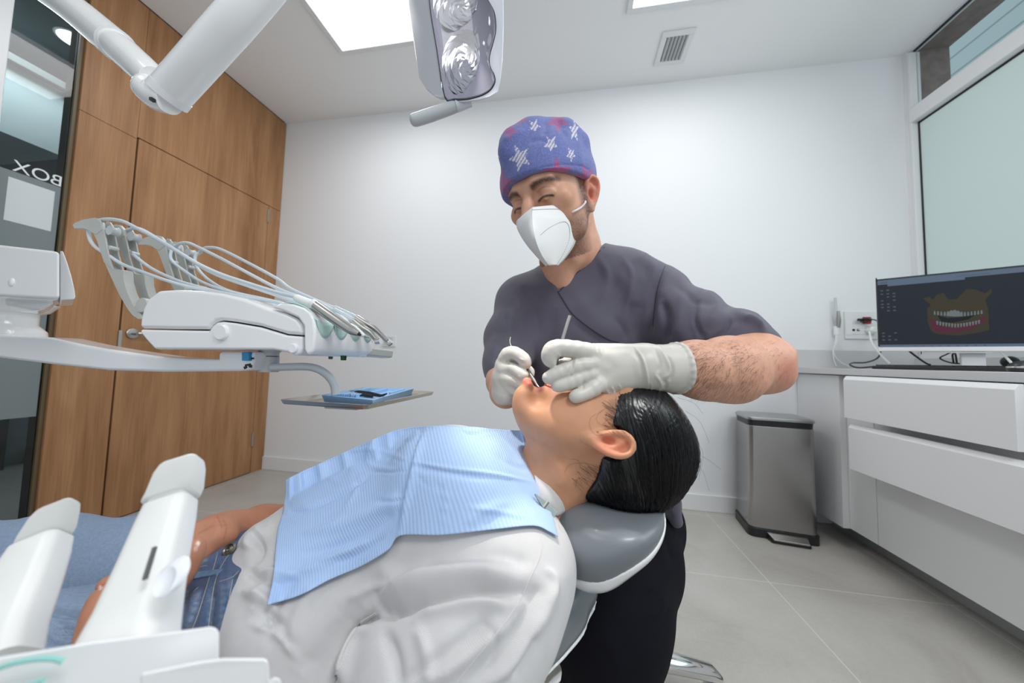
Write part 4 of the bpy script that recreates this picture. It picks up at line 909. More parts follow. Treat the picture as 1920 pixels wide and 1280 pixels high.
# fine dark arm hair along the forearm
bvh = surf(V, Q); bvh_b = bvh; hm = MB(); R_ = np.random.RandomState(3)
for i in range(1500):
    uu = R_.uniform(1262, 1485); vv = R_.uniform(636, 752)
    h_, nn = hit(bvh, uu, vv)
    if h_ is None or (h_-CAM)@FW > .62: continue
    if uu > 1380 and R_.rand() < (uu-1380)/130: continue
    g_ = nrm(-RT*.75-UP*(.55+.5*(vv-690)/60)+R_.normal(size=3)*.28); g_ = nrm(g_-nn*(g_@nn)*.9+nn*.18)
    L_ = R_.uniform(.006, .013); b_ = nrm(np.cross(g_, nn))*.00011
    p0_, p1_, p2_ = h_+nn*.0001, h_+g_*L_*.5+nn*.0008, h_+g_*L_+nn*.0006-UP*L_*.15
    hm.add([p0_-b_, p0_+b_, p1_+b_*.8, p1_-b_*.8, p2_], [(0, 1, 2, 3), (3, 2, 4)])
hm.build('arm_hair', mat('dark_hair_strands', (.03, .018, .012), .6), den, smooth=False)

# scrub top
F = Field(*bounds([at(1160, 430, 1.0), at(880, 900, .55), at(1480, 760, .5), at(1320, 1010, .75), at(940, 1000, 1.0), at(1500, 560, .6)], .04), .0026)
F.chain([(985, 570, .80, 52), (1060, 548, .79, 58), (1150, 536, .78, 60), (1222, 566, .755, 60)], k=.04)
F.chain([(1062, 505, .755, 30), (1120, 500, .745, 36), (1175, 520, .75, 42), (1215, 542, .75, 48)], k=.03)
F.ell(at(1092, 640, .79), (.165, .115, .17), [RT, FW, UP], k=.04)
F.ell(at(1125, 790, .80), (.160, .115, .18), [RT, FW, UP], k=.05)
F.ell(at(1150, 915, .80), (.150, .11, .10), [RT, FW, UP], k=.05)
F.chain([(1235, 905, .74, 26), (1254, 940, .700, 19), (1268, 977, .688, 12)], k=.015)
F.chain([(1222, 570, .75, 62), (1290, 610, .675, 62), (1345, 640, .615, 59), (1385, 654, .580, 56)], k=.03)
F.chain([(1390, 630, .578, 46), (1428, 648, .565, 30)], k=.02)
F.chain([(985, 575, .79, 52), (956, 635, .735, 43), (949, 680, .68, 38), (946, 720, .64, 34)], k=.03)
# hems: sleeve ends and the V neck
aL = nrm(at(1425, 690, .53)-at(1300, 600, .66))
hemN = nrm(np.cross(at(1458, 640, .545)-at(1290, 650, .60), at(1375, 628, .53)-at(1290, 650, .60)))
if hemN@(at(1460, 760, .52)-at(1375, 628, .53)) < 0: hemN = -hemN
sl_cut = Field(F.lo, F.lo+(F.n-1)*F.h, F.h)
F2 = None
X_, Y_, Z_ = np.meshgrid(*[F.lo[i]+F.h*np.arange(F.n[i], dtype=np.float32) for i in range(3)], indexing='ij', sparse=True)
pp = at(1375, 628, .53); dcut = -((X_-pp[0])*hemN[0]+(Y_-pp[1])*hemN[1]+(Z_-pp[2])*hemN[2])
pa_ = at(1262, 640, .62); pn = RT; dside = -((X_-pa_[0])*pn[0]+(Y_-pa_[1])*pn[1]+(Z_-pa_[2])*pn[2])
plw = at(1300, 830, .6); dlow = -((X_-plw[0])*UP[0]+(Y_-plw[1])*UP[1]+(Z_-plw[2])*UP[2])
F.D = np.maximum(F.D, -np.maximum(np.maximum(dcut, dside), dlow)).astype(np.float32)
pc_ = at(925, 711, .60); nc_ = np.cross(nrm(pc_-CAM), nrm(at(970, 716, .6)-pc_)); nc_ = nc_*(-1 if nc_@UP > 0 else 1); dc2 = -((X_-pc_[0])*nc_[0]+(Y_-pc_[1])*nc_[1]+(Z_-pc_[2])*nc_[2])
ps_ = at(966, 700, .72); ds2 = np.maximum(((X_-ps_[0])*RT[0]+(Y_-ps_[1])*RT[1]+(Z_-ps_[2])*RT[2]), ((X_-ps_[0])*FW[0]+(Y_-ps_[1])*FW[1]+(Z_-ps_[2])*FW[2]))
ds2 = -ds2
F.D = np.maximum(F.D, -np.maximum(dc2, -ds2)).astype(np.float32)
# V neck: remove a wedge in front of and above the neckline
wa, wb_, wc = at(1138, 452, .70), at(1046, 545, .66), at(1012, 486, .72)
n1_ = nrm(np.cross(wa-wb_, wb_-CAM)); n1_ = n1_ if n1_@(wc-wb_) > 0 else -n1_
n2_ = nrm(np.cross(wc-wb_, wb_-CAM)); n2_ = n2_ if n2_@(wa-wb_) > 0 else -n2_
dv1 = -((X_-wb_[0])*n1_[0]+(Y_-wb_[1])*n1_[1]+(Z_-wb_[2])*n1_[2]); dv2 = -((X_-wb_[0])*n2_[0]+(Y_-wb_[1])*n2_[1]+(Z_-wb_[2])*n2_[2])
bk = at(1080, 500, .775); dbk = ((X_-bk[0])*FW[0]+(Y_-bk[1])*FW[1]+(Z_-bk[2])*FW[2])
F.D = np.maximum(F.D, -np.maximum(np.maximum(dv1, dv2), dbk)).astype(np.float32)
V, Q = F.mesh(2)
V = wrinkle(V, Q, .0006, 28, dirn=UP, stretch=3, seed=4)
V = folds(V, Q, [
    ([(1195, 478), (1218, 520), (1205, 560), (1190, 610)], 16, -.005), ([(1190, 470), (1225, 500), (1230, 540)], 11, .003),
    ([(1248, 500), (1228, 540), (1218, 600), (1214, 640)], 8, -.011), ([(1262, 500), (1285, 540), (1270, 600), (1262, 650)], 13, .005),
    ([(1300, 545), (1290, 590), (1300, 645)], 11, -.005), ([(1320, 540), (1345, 570), (1325, 620)], 13, .0045), ([(1350, 560), (1375, 590), (1340, 635)], 11, -.003),
    ([(1375, 585), (1410, 600), (1440, 625)], 8, .005), ([(1260, 530), (1300, 560), (1350, 575)], 7, -.003), ([(1240, 560), (1252, 600), (1248, 650)], 8, -.012), ([(1310, 555), (1302, 600), (1322, 640)], 6, -.006), ([(1372, 590), (1358, 620), (1330, 640)], 5, -.004), ([(1392, 600), (1410, 598), (1430, 616)], 5, .004),
    ([(1080, 560), (1110, 590), (1160, 640)], 16, .003), ([(1150, 500), (1180, 540), (1190, 580)], 14, .004), ([(1130, 470), (1120, 520), (1080, 560)], 12, -.003),
    ([(975, 530), (1000, 580), (1005, 640)], 12, -.004), ([(950, 580), (945, 620), (930, 670)], 8, -.004), ([(935, 620), (925, 660), (920, 700)], 8, .003),
    ([(1000, 620), (1010, 680), (1000, 740)], 16, .004), ([(1040, 570), (1030, 640), (1035, 700)], 14, -.004), ([(1010, 500), (1030, 530), (1046, 546)], 5, .003), ([(1115, 470), (1140, 520), (1120, 580)], 8, .0035), ([(1165, 480), (1185, 520), (1172, 580), (1180, 630)], 7, .004), ([(1150, 590), (1170, 620), (1176, 640)], 5, -.003), ([(1070, 600), (1100, 625), (1140, 650)], 8, -.003), ([(965, 560), (980, 600), (972, 650)], 6, .003), ([(1046, 546), (1090, 500), (1140, 452)], 4, .002),
    ([(1238, 930), (1262, 980)], 6, -.003)], 0)
st = solid('scrub_top', V, Q, SCRUB, den); bvh = surf(V, Q)
PIPE = mat('dark_seam', (.03, .03, .045), .7)
strip_on(bvh, [(1046, 546), (1058, 566), (1075, 590), (1110, 618), (1140, 636), (1160, 642)], .0022, .0009, lift=.0003).build('wrap_seam', PIPE, st)
strip_on(bvh, [(1047, 548), (1085, 508), (1143, 454)], .0018, .0005).build('neck_edge', PIPE, st)
strip_on(bvh, [(1249, 492), (1236, 530), (1228, 570), (1224, 610)], .0014, .0005).build('armhole_seam', PIPE, st)
# trousers
F = Field(*bounds([at(1120, 900, 1.05), at(1290, 950, .7), at(1130, 1330, .45), at(880, 1100, 1.0), (.25, .5, .02), (-.15, .9, .02), (.3, .95, .3)], .07), .0042)
F.ell(at(1150, 965, .84), (.155, .12, .10), [RT, FW, UP], k=.04)
KN = at(1143, 1165, .56)
F.chain([(1190, 985, .80, 84), (1172, 1050, .69, 92), (1146, 1130, .59, 98), (1136, 1170, .56, 97)], k=.04)
F.wchain([(KN, .085), (KN+[.0, .045, -.18], .074), (KN+[.0, .07, -.40], .062)], k=.03)
RK = at(930, 1080, .80)
F.wchain([(at(1080, 985, .86), .085), (RK, .080), ([RK[0]-.02, RK[1]+.03, .30], .062), ([RK[0]-.02, RK[1]+.05, .11], .055)], k=.04)
V, Q = F.mesh(2)
V = wrinkle(V, Q, .0008, 18, dirn=UP, stretch=2, seed=9)
V = folds(V, Q, [([(1225, 960), (1250, 1010), (1262, 1060)], 6, -.005), ([(1205, 980), (1240, 1040), (1255, 1100)], 14, .004), ([(1255, 1060), (1235, 1100), (1205, 1120)], 7, -.004),
    ([(1250, 1115), (1235, 1145), (1200, 1160)], 8, .003), ([(1175, 960), (1215, 1010), (1235, 1060)], 6, -.003), ([(1130, 1170), (1150, 1225), (1175, 1275)], 14, .002)], 0)
solid('trousers', V, Q, TROUS, den)
for nm, kx, ky in (('shoe', KN[0], KN[1]+.07), ('shoe', RK[0]-.02, RK[1]+.05)):
    MB().loft([[np.array([kx+a*.048*math.cos(t), ky-.07+b_*.14*math.sin(t), h_]) for t in np.linspace(0, 2*math.pi, 24, endpoint=False)] for a, b_, h_ in ((.9, 1, 0), (1, 1.03, .012), (1, 1, .04), (.8, .8, .065), (.6, .55, .09))]).build(nm, BLACK, den, angle=60)

# cap with stars
F = Field(*bounds([H(x, y, z_) for x in (-.12, .12) for y in (-.05, .18) for z_ in (-.15, .13)], .01), .0016)
F.ell(H(-.003, .026, -.006), (.090, .088, .108), AXH, k=.01)
F.ell(H(0, .065, -.02), (.074, .052, .088), AXH, k=.02)
F.wchain([(H(-.062, .060, .0), .016), (H(-.05, .088, -.01), .018), (H(0, .100, -.01), .018), (H(.050, .096, -.02), .016), (H(.068, .070, -.03), .014)], k=.02)
F.chain([(953, 285, .605, 18), (966, 270, .615, 20), (996, 254, .63, 20), (1030, 249, .645, 19)], k=.03); F.chain([(1052, 234, .665, 12), (1068, 250, .67, 16)], k=.02)
F.cut(H(0, .030, .09), hd_Y*-1+hd_F*.36, k=.001)
F.ell(H(0, .024, -.012), (.0775, .083, .100), AXH, k=.001, sign=-1)
V, Q = F.mesh(1)
V = wrinkle(V, Q, .0011, 60, seed=21)
V = folds(V, Q, [([(990, 268), (1010, 262), (1035, 268)], 5, -.002), ([(1020, 224), (1024, 240), (1018, 256)], 6, -.0025), ([(940, 262), (960, 258), (985, 240)], 7, .003), ([(1048, 218), (1052, 240), (1070, 262)], 6, -.0025), ([(1085, 250), (1088, 290), (1092, 315)], 6, .002)], 0)
u, v, z = pix(V); loc = (V-HO)@np.array(AXH).T
brim = lambda off: [(938, 372-off), (965, 352-off), (1000, 339-off), (1040, 331-off), (1075, 328-off), (1108, 329-off)]
dl_, _ = pldist(u, v, [(955, 338), (985, 324), (1020, 313), (1055, 308), (1090, 311), (1103, 318)])
V = V-normals(V, Q)*(.0012*np.exp(-(dl_/2.0)**2)*(v > 300))[:, None]
BL = np.array(srgb(112, 122, 182)); C = np.tile(BL, (len(V), 1)); C *= (.80+.40*RNG.rand(len(V)))[:, None]
def star(cu_, cv, r, rot, kx=1.0, hole=.42):
    dx, dy = (u-cu_)/kx, v-cv; a = np.arctan2(dy, dx)-rot; rr = np.hypot(dx, dy); seg_ = 2*math.pi/5
    a = np.abs(np.mod(a+seg_/2, seg_)-seg_/2)           # 0 at a tip, seg/2 at a notch
    px_, py_ = rr*np.cos(a), rr*np.sin(a); nx, ny = r*hole*math.cos(seg_/2), r*hole*math.sin(seg_/2)
    return ((r-px_)*ny-py_*(r-nx) > 0)*(np.abs(dx) < r)
front = (normals(V, Q)*((V-CAM)/np.linalg.norm(V-CAM, axis=1)[:, None])).sum(1) < .1
WS, PK = np.array(srgb(222, 218, 226)), np.array(srgb(178, 92, 142))
for cu_, cv, r, rot, kx, cl in ((975, 296, 27, -.75, .85, 0), (1033, 270, 18, math.pi/2, .8, 0), (1002, 236, 15, .1, .85, 0), (1071, 289, 16, math.pi/2, .6, 0), (1077, 245, 24, -.3, .45, 0), (929, 290, 16, .3, .5, 0),
                            (955, 244, 20, .2, .85, 1), (942, 345, 32, -math.pi/2, .75, 1), (1046, 324, 32, -math.pi/2-.1, .95, 1), (1046, 226, 24, math.pi/2, 1.0, 1), (975, 220, 18, .5, 1, 1), (1098, 330, 24, -.6, .8, 1)):
    m_ = star(cu_, cv, r, rot, kx)*front; gr_ = (np.sin((u*.85+v*.5)*1.15) > -.45) if cl == 0 else (np.sin((v*.9-u*.4)*1.3) > -.75)
    C = blend(C, m_*gr_*1.0, WS if cl == 0 else PK)
az = np.arctan2(loc[:, 0], loc[:, 2]); el = loc[:, 1]*14
bk_ = ~front; u, v = az*60, el*60/2.2
for i, (a_, e_) in enumerate(((-100, 30), (-140, 40), (150, 32), (110, 38), (175, 20), (-70, 25), (130, 12), (-160, 8), (-115, 10))): C = blend(C, star(a_, e_, 14, i)*bk_*1.0, WS if i % 2 else PK)
solid('surgical_cap', V, Q, fabric('cap_cotton', (1, 1, 1), .9, attr='tone', var=.04), den, col=C)

# mask: two panels meeting in a centre ridge

ridge = cr([(999, 388, .565), (998, 402, .545), (1000, 428, .533), (1006, 455, .532), (1017, 480, .545), (1030, 498, .562)], 5)
redge = cr([(999, 388, .565), (1040, 384, .592), (1068, 384, .618), (1085, 396, .638), (1087, 425, .642), (1078, 457, .628), (1062, 482, .605), (1047, 498, .585)], 5)
ledge = cr([(999, 388, .565), (990, 395, .575), (978, 405, .59), (968, 416, .605), (971, 432, .61), (985, 456, .605), (1003, 478, .595), (1024, 500, .575)], 5)
def samp(L, s): L = np.array(L); x = s*(len(L)-1); i = min(int(x), len(L)-2); f_ = x-i; return at(*(L[i]*(1-f_)+L[i+1]*f_))
def redge_s(s): return samp(redge, .28+.72*s) if s > 0 else samp(redge, .28)
def panel_pt(side, s, t):                # t 0 at the ridge, 1 at the edge
    a = samp(ridge, s); L = redge if side > 0 else ledge
    e0 = .40 if side > 0 else .42
    # top border runs from bridge to cheek, the rest of the rim from cheek to chin
    e_ = samp(L, e0+(1-e0)*s)
    p = a*(1-t)+e_*t
    tp = samp(L, e0*t)
    w_ = max(0, 1-s*5)
    p = p*(1-w_)+tp*w_
    return p+(-FW*.012+RT*.002*side)*math.sin(math.pi*t)*min(1, s*4)*(1-.6*s)
for side, nm in ((1, 'mask'),):
    nS, nT = 34, 22; rows = []
    for i in range(nS+1):
        s = i/nS; rows.append([panel_pt(-1, s, 1-j/nT) for j in range(nT)]+[panel_pt(1, s, j/nT) for j in range(nT+1)])
    mbk = MB().loft(rows, caps=False, close=False)
    msk = mbk.build('face_mask', MASKM, den, angle=50)
    sd = msk.modifiers.new('thick', 'SOLIDIFY'); sd.thickness = .0016; sd.offset = -1
DOT = mat('mask_embossing', (.42, .43, .44), .8)
def stitches(fn, n, nm='stitching', L_=.0016, w_=.0007):
    b = MB()
    for i in range(n):
        t = i/(n-1); p = fn(t); q = fn(min(1, t+.3/n) if t < 1 else t-.3/n)
        T = nrm(q-p) if t < 1 else nrm(p-q); b.obox(p-FW*.0009, T, nrm(np.cross(T, FW)), FW, L_/2, w_/2, .0006)
    b.build(nm, DOT, msk, smooth=False, kind='stuff')
stitches(lambda t: panel_pt(1, .03+.0*t, .02+.85*t)-UP*.004, 42); stitches(lambda t: panel_pt(1, .0, .02+.9*t)-UP*.0015, 42)
stitches(lambda t: panel_pt(1, .02+.96*t, .95), 60); stitches(lambda t: panel_pt(-1, .03, .05+.9*t)-UP*.0035, 16); stitches(lambda t: panel_pt(1, .13, .0+.72*t), 34)
def arc(t):
    P_ = cr([(1014, 440), (1030, 427), (1050, 417), (1062, 417), (1068, 430), (1067, 450), (1056, 476), (1044, 496)], 6); i = t*(len(P_)-1); k_ = min(int(i), len(P_)-2); q = P_[k_]+(P_[k_+1]-P_[k_])*(i-k_)
    h_, nn = hit(MB_bvh, *q); return h_ if h_ is not None else at(q[0], q[1], .57)
MB_bvh = BVHTree.FromPolygons([Vector(p) for p in mbk.v], mbk.f)
stitches(arc, 48)
_rv, _ = hit(MB_bvh, 1067, 401); _rv = _rv if _rv is not None else at(1067, 401, .6085)
MB().lathe(_rv, -FW, [(.004, 0), (.004, .0012)], 16).build('loop_rivet', mat('rivet_grey', (.5, .5, .5), .5), msk)
_lp = [_rv-FW*.001]
for _q in ((1076, 397), (1084, 393), (1091, 388), (1097, 380)):
    _h, _n = hit(bvh_b, *_q); _lp.append((_h if _h is not None else at(*_q, .63))-FW*.003)
_lp.append(_lp[-1]+UP*.012+FW*.02); MB().tube(cr(_lp, 4), .0019, 10).build('ear_loop', MASKM, msk)

# gloves
F = Field(*bounds([at(1005, 640, .46), at(1285, 700, .50), at(1150, 625, .42), at(1100, 770, .5)], .03), .0013)
K = .008
for a, b_ in (((1208, 668, .472, 24), (1112, 663, .462, 20)), ((1208, 680, .468, 26), (1106, 681, .456, 21)), ((1208, 696, .466, 26), (1108, 701, .455, 20)), ((1208, 708, .468, 22), (1120, 719, .454, 20))): F.chain([a, b_], k=.012)
F.chain([(1112, 663, .456, 19), (1082, 656, .447, 17), (1046, 652, .440, 15.5), (1033, 659, .437, 15.5), (1029, 671, .436, 12.5), (1033, 680, .437, 9.5)], k=.003, smooth=2)
F.chain([(1108, 682, .450, 18), (1078, 689, .442, 15.5), (1048, 699, .437, 13.5), (1029, 708, .435, 12.5)], k=.0025, smooth=2)
F.chain([(1108, 702, .447, 17), (1080, 711, .440, 14.5), (1056, 720, .436, 12.5), (1044, 723, .435, 11.5)], k=.0025, smooth=2)
F.chain([(1122, 720, .444, 17), (1101, 735, .436, 13.5), (1085, 741, .431, 12), (1078, 744, .430, 11)], k=.0025, smooth=2)
F.chain([(1170, 705, .492, 22), (1110, 690, .490, 18), (1070, 682, .475, 14), (1052, 684, .462, 11)], k=.008)
F.chain([(1205, 688, .468, 41), (1225, 689, .470, 41), (1250, 690, .474, 43), (1264, 690, .476, 44)], k=.006)
_c = at(1266, 690, .477); _ax = nrm(at(1300, 690, .49)-at(1230, 689, .472)); _e1 = nrm(UP-_ax*(UP@_ax)); _e2 = np.cross(_ax, _e1)
F.wchain([(_c+.0335*(math.cos(t)*_e1+math.sin(t)*_e2)+_ax*.002*math.sin(3*t+1), .0032) for t in np.linspace(0, 2*math.pi, 25)], k=.004)
F.chain([(1130, 746, .455, 8), (1146, 744, .452, 9)], k=.008)
V, Q = F.mesh(1)
V = wrinkle(V, Q, .0004, 110, seed=2)
V = folds(V, Q, [([(1190, 650), (1206, 675), (1214, 710), (1213, 732)], 2.0, .0022), ([(1183, 650), (1199, 676), (1206, 712), (1205, 733)], 3.5, -.0012),
    ([(1075, 672), (1070, 690), (1064, 704)], 2.5, -.0016), ([(1082, 668), (1076, 690), (1070, 706)], 1.8, .0014), ([(1098, 712), (1093, 722), (1094, 730)], 2, -.0014),
    ([(1116, 642), (1118, 652), (1122, 660)], 1.6, -.0009), ([(1124, 642), (1126, 652), (1129, 660)], 1.6, -.0009), ([(1132, 645), (1134, 654)], 1.6, -.0009),
    ([(1137, 730), (1143, 742)], 1.8, .0018), ([(1147, 724), (1152, 740)], 1.8, .0018), ([(1128, 735), (1133, 746)], 1.8, -.0015), ([(1160, 720), (1166, 735)], 1.6, .001),
    ([(1225, 650), (1238, 680), (1232, 700)], 3.5, -.0022), ([(1236, 648), (1255, 690), (1244, 712)], 3.5, .0026), ([(1228, 700), (1240, 722), (1232, 734)], 3, .002), ([(1248, 660), (1262, 690), (1255, 718)], 3, -.0025),
    ([(1243, 712), (1250, 720), (1246, 732)], 2.5, -.002), ([(1220, 715), (1222, 733)], 2, .0012), ([(1046, 664), (1052, 668)], 1.5, .001), ([(1112, 672), (1108, 690), (1112, 712)], 6, .0014), ([(1128, 668), (1150, 690), (1130, 714)], 10, -.0012)], 0)
solid('glove', V, Q, GLOVE, den)
F = Field(*bounds([at(915, 640, .6), at(1010, 770, .5), at(960, 700, .62)], .03), .0013)
F.chain([(946, 728, .565, 24), (943, 708, .560, 19), (944, 686, .555, 17)], k=.01); F.chain([(952, 732, .56, 24), (957, 710, .55, 17), (950, 690, .548, 14)], k=.01); F.chain([(944, 740, .575, 20), (956, 748, .58, 14)], k=.01)
F.chain([(944, 680, .553, 14), (952, 664, .545, 12.5), (966, 662, .537, 12), (981, 672, .530, 11.5), (986, 682, .527, 10)], k=.003, smooth=2)
F.chain([(946, 692, .548, 13), (960, 690, .538, 10.5), (974, 698, .528, 10), (983, 704, .522, 9.5)], k=.003, smooth=2)
F.chain([(948, 708, .545, 12), (962, 712, .535, 9.5), (978, 720, .527, 8.5), (983, 722, .525, 8)], k=.003, smooth=2)
F.chain([(950, 726, .55, 12), (962, 730, .54, 9), (974, 737, .535, 8)], k=.003, smooth=2)
F.chain([(965, 700, .57, 14), (985, 694, .555, 10), (993, 697, .540, 8.5), (991, 708, .532, 8)], k=.004, smooth=2)
V, Q = F.mesh(1)
V = wrinkle(V, Q, .0004, 120, seed=5)
V = folds(V, Q, [([(974, 672), (984, 676)], 1.6, .001), ([(976, 680), (984, 682)], 1.6, -.001), ([(948, 676), (956, 684)], 2, -.0012), ([(970, 704), (978, 708)], 1.6, .001), ([(930, 712), (945, 730), (958, 740)], 3, -.001), ([(940, 742), (960, 750)], 3, .0012)], 0)
solid('glove', V, Q, GLOVE, den)

# the two instruments in his hands
def rod(name, label, pts, rs, m, n=4):
    P_ = rail(pts, n); R_ = np.interp(np.linspace(0, len(rs)-1, len(P_)), range(len(rs)), rs)
    return MB().tube(P_, list(R_), 16).build(name, m, None, label=label, cat='dental instrument', angle=50)
rod('dental_mirror', 'steel dental mirror handle standing up from the large gloved hand', [(1068.5, 592, .470), (1056, 632, .463), (1045, 672, .456), (1033, 700, .458), (1022, 722, .470), (1018, 730, .478)], [.0026, .0026, .0026, .0024, .0012, .001], SATIN)
rod('dental_explorer', 'thin hooked steel probe held in the smaller gloved hand', [(957, 632, .565), (956, 641, .560), (960, 652, .556), (975, 676, .545), (988, 692, .532), (1000, 710, .510), (1008, 723, .492), (1012, 726, .488)], [.0007, .0007, .0015, .0028, .0030, .0028, .0014, .0006], SATIN)
# ================================================================== the patient
pat = thing('person', (-.15, .45, .45), 'patient lying back in white linen shirt and blue jeans with sleek black hair', 'person')
pY = nrm(RT*.995+UP*.06+FW*.03); pX = nrm(-FW-RT*.02+UP*.05); pX = nrm(pX-pY*(pX@pY)); pF = np.cross(pX, pY)
if pF@UP < 0: pF = -pF
PC = at(1131, 834, .420); s_ = .94
PO = PC-pX*.068+pY*.030*s_
def P(x, y, z): return PO+s_*(pX*x+pY*y+pF*z)
AXP = [pX, pY, pF]
F = Field(*bounds([at(1320, 720, .6), at(1000, 1250, .30), at(940, 700, .55), at(300, 1000, .36), at(140, 1200, .42), at(640, 1200, .7), at(1100, 1000, .7), at(140, 1080, .33), at(560, 1400, .30)], .05), .0023)
F.ell(P(0, .030, -.012), np.array([.074, .088, .097])*s_, AXP, k=.01)
F.ell(P(0, -.030, .030), np.array([.062, .062, .058])*s_, AXP, k=.02)
# open jaw: chin, lower lip, jaw line, cheeks
F.chain([(990, 752, .488, 27), (1010, 770, .488, 34)], k=.02)
F.chain([(986, 738, .475, 14), (984, 736, .505, 14)], k=.012)
F.chain([(1002, 774, .470, 28), (1050, 797, .448, 34), (1092, 812, .438, 30)], k=.03)
F.chain([(1002, 768, .515, 26), (1050, 785, .55, 30), (1095, 800, .57, 28)], k=.03)
F.chain([(1030, 790, .49, 44), (1070, 800, .49, 60)], k=.03)
F.chain([(1052, 757, .466, 24), (1085, 768, .456, 30)], k=.025)
F.chain([(1025, 742, .468, 13), (1045, 748, .455, 17)], k=.015)
F.chain([(992, 722, .470, 7), (988, 717, .483, 7.5), (988, 716, .498, 7.5), (994, 720, .512, 6)], k=.005)       # lips
F.chain([(1026, 732, .468, 7), (1032, 725, .480, 8), (1033, 723, .498, 8), (1030, 730, .512, 6)], k=.006)
F.ell(P(0, -.050, .075), np.array([.030, .030, .020])*s_, AXP, k=.02)
F.wchain([(P(0, .005, .084), .008), (P(0, -.030, .103), .010), (P(0, -.040, .106), .011)], k=.01)
F.wchain([(P(-.035, .017, .070), .012), (P(0, .014, .082), .010), (P(.035, .017, .070), .012)], k=.012)
for q in (-1, 1):
    F.ell(P(.031*q, 0, .094), (.019, .012, .014), AXP, k=.01, sign=-1); F.ell(P(.031*q, -.003, .073), (.0135, .0115, .0105), AXP, k=.003)
F.chain([(1010, 716, .490, 11), (1016, 740, .492, 10)], k=.006, sign=-1)
F.chain([(1008, 746, .452, 9)], k=.02, sign=-1)
ear(F, PC+pX*.001+pF*.012+pY*.001, nrm(pX*.93-pF*.1), nrm(pY*.97-pF*.06), nrm(pF+pY*.08), .90, .003)
ear(F, PO-pX*.068-pY*.03, nrm(-pX*.93-pF*.2), pY, pF, 1.1)
# neck and trunk
F.chain([(1095, 838, .490, 62), (1050, 880, .485, 62), (1012, 930, .485, 74)], k=.03)
F.chain([(1022, 838, .462, 10), (1050, 890, .445, 12), (1020, 920, .452, 12)], k=.02)
F.ell(at(850, 985, .51), (.17, .14, .085), [RT, FW, UP], k=.04); F.ell(at(620, 1070, .51), (.17, .12, .07), [RT, FW, UP], k=.04)
F.chain([(1000, 1045, .385, 45), (1000, 960, .62, 32)], k=.03)
F.chain([(1000, 1050, .385, 50), (890, 1190, .335, 62), (800, 1330, .310, 66)], k=.02)                     # near arm
F.chain([(800, 1330, .310, 60), (500, 1300, .325, 58), (300, 1245, .345, 48), (205, 1185, .360, 38)], k=.02)
F.chain([(1000, 960, .62, 32), (800, 1010, .70, 34), (660, 980, .68, 36)], k=.02)                             # far arm
F.chain([(660, 980, .68, 36), (560, 975, .60, 30), (490, 981, .55, 28), (430, 990, .505, 25)], k=.02)
# clasped hands
F.chain([(430, 990, .505, 25), (400, 1000, .475, 27), (374, 1012, .455, 26)], k=.02); F.chain([(410, 1008, .465, 26), (380, 1030, .45, 24)], k=.015)
for a in (((365, 1000, .45, 17), (320, 1015, .435, 14), (280, 1040, .42, 13), (238, 1062, .40, 11), (226, 1070, .398, 8)), ((372, 1015, .445, 17), (320, 1040, .428, 14), (260, 1070, .41, 13), (205, 1092, .395, 11.5), (192, 1099, .392, 8)),
          ((375, 1030, .44, 16), (330, 1062, .425, 14), (280, 1095, .41, 13), (240, 1118, .40, 10)), ((380, 1040, .44, 15), (345, 1080, .425, 13), (310, 1110, .41, 11))): F.chain(list(a), k=.004, smooth=2)
F.chain([(205, 1185, .360, 38), (235, 1150, .372, 40), (270, 1115, .380, 36)], k=.015)
F.chain([(190, 1150, .365, 24), (200, 1125, .372, 22), (240, 1100, .385, 20)], k=.012)
F.chain([(262, 1135, .362, 26), (310, 1106, .362, 23), (340, 1072, .365, 20), (357, 1040, .368, 16.5), (368, 1022, .370, 12)], k=.008, smooth=2)
F.chain([(392, 985, .462, 11), (375, 990, .452, 11)], k=.012); F.chain([(396, 1008, .458, 11), (378, 1016, .447, 11)], k=.012)
V, Q = F.mesh(1)
V = folds(V, Q, [([(350, 1060), (340, 1050), (345, 1042)], 3, -.0006), ([(398, 965), (408, 985), (400, 1005)], 3, -.001), ([(412, 968), (420, 985)], 3, -.0008), ([(1035, 850), (1055, 890), (1045, 915)], 8, .002)], 0)
u, v, z = pix(V); C = np.tile(np.array(srgb(200, 146, 113)), (len(V), 1))
hands = (u < 620)*1.0; C = blend(C, hands, srgb(190, 132, 104))
C = blend(C, gmask(u, v, 1148, 834, 46, 30)*(z < .47)*.75, srgb(226, 140, 112))
lipm = np.maximum(gmask(u, v, 989, 716, 14, 9), gmask(u, v, 1032, 724, 10, 11))*(z < .53)
C = blend(C, lipm*.8, srgb(205, 100, 92)); C = blend(C, gmask(u, v, 1012, 727, 11, 12)*(z > .46)*.9, srgb(120, 34, 36))
C = blend(C, gmask(u, v, 1120, 810, 2.2, 2.2)*(z < .47), srgb(60, 30, 25))
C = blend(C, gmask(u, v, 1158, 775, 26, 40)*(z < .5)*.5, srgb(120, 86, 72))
for a in ((226, 1070), (192, 1099)): C = blend(C, gmask(u, v, *a, 14, 12)*.5, srgb(205, 110, 95))
near_ = (z < .40)*1.0
C = blend(C, gmask(u, v, 367, 1028, 6, 8, .35)*near_, srgb(226, 180, 160)); C = blend(C, np.clip(gmask(u, v, 371, 1018, 6, 3.5, .35)*1.6, 0, 1)*near_, srgb(240, 228, 216))
for a in ((192, 1099), (226, 1070)): C = blend(C, np.clip(gmask(u, v, a[0]-4, a[1]+2, 4, 4)*2, 0, 1)*(z < .42), srgb(240, 228, 216))
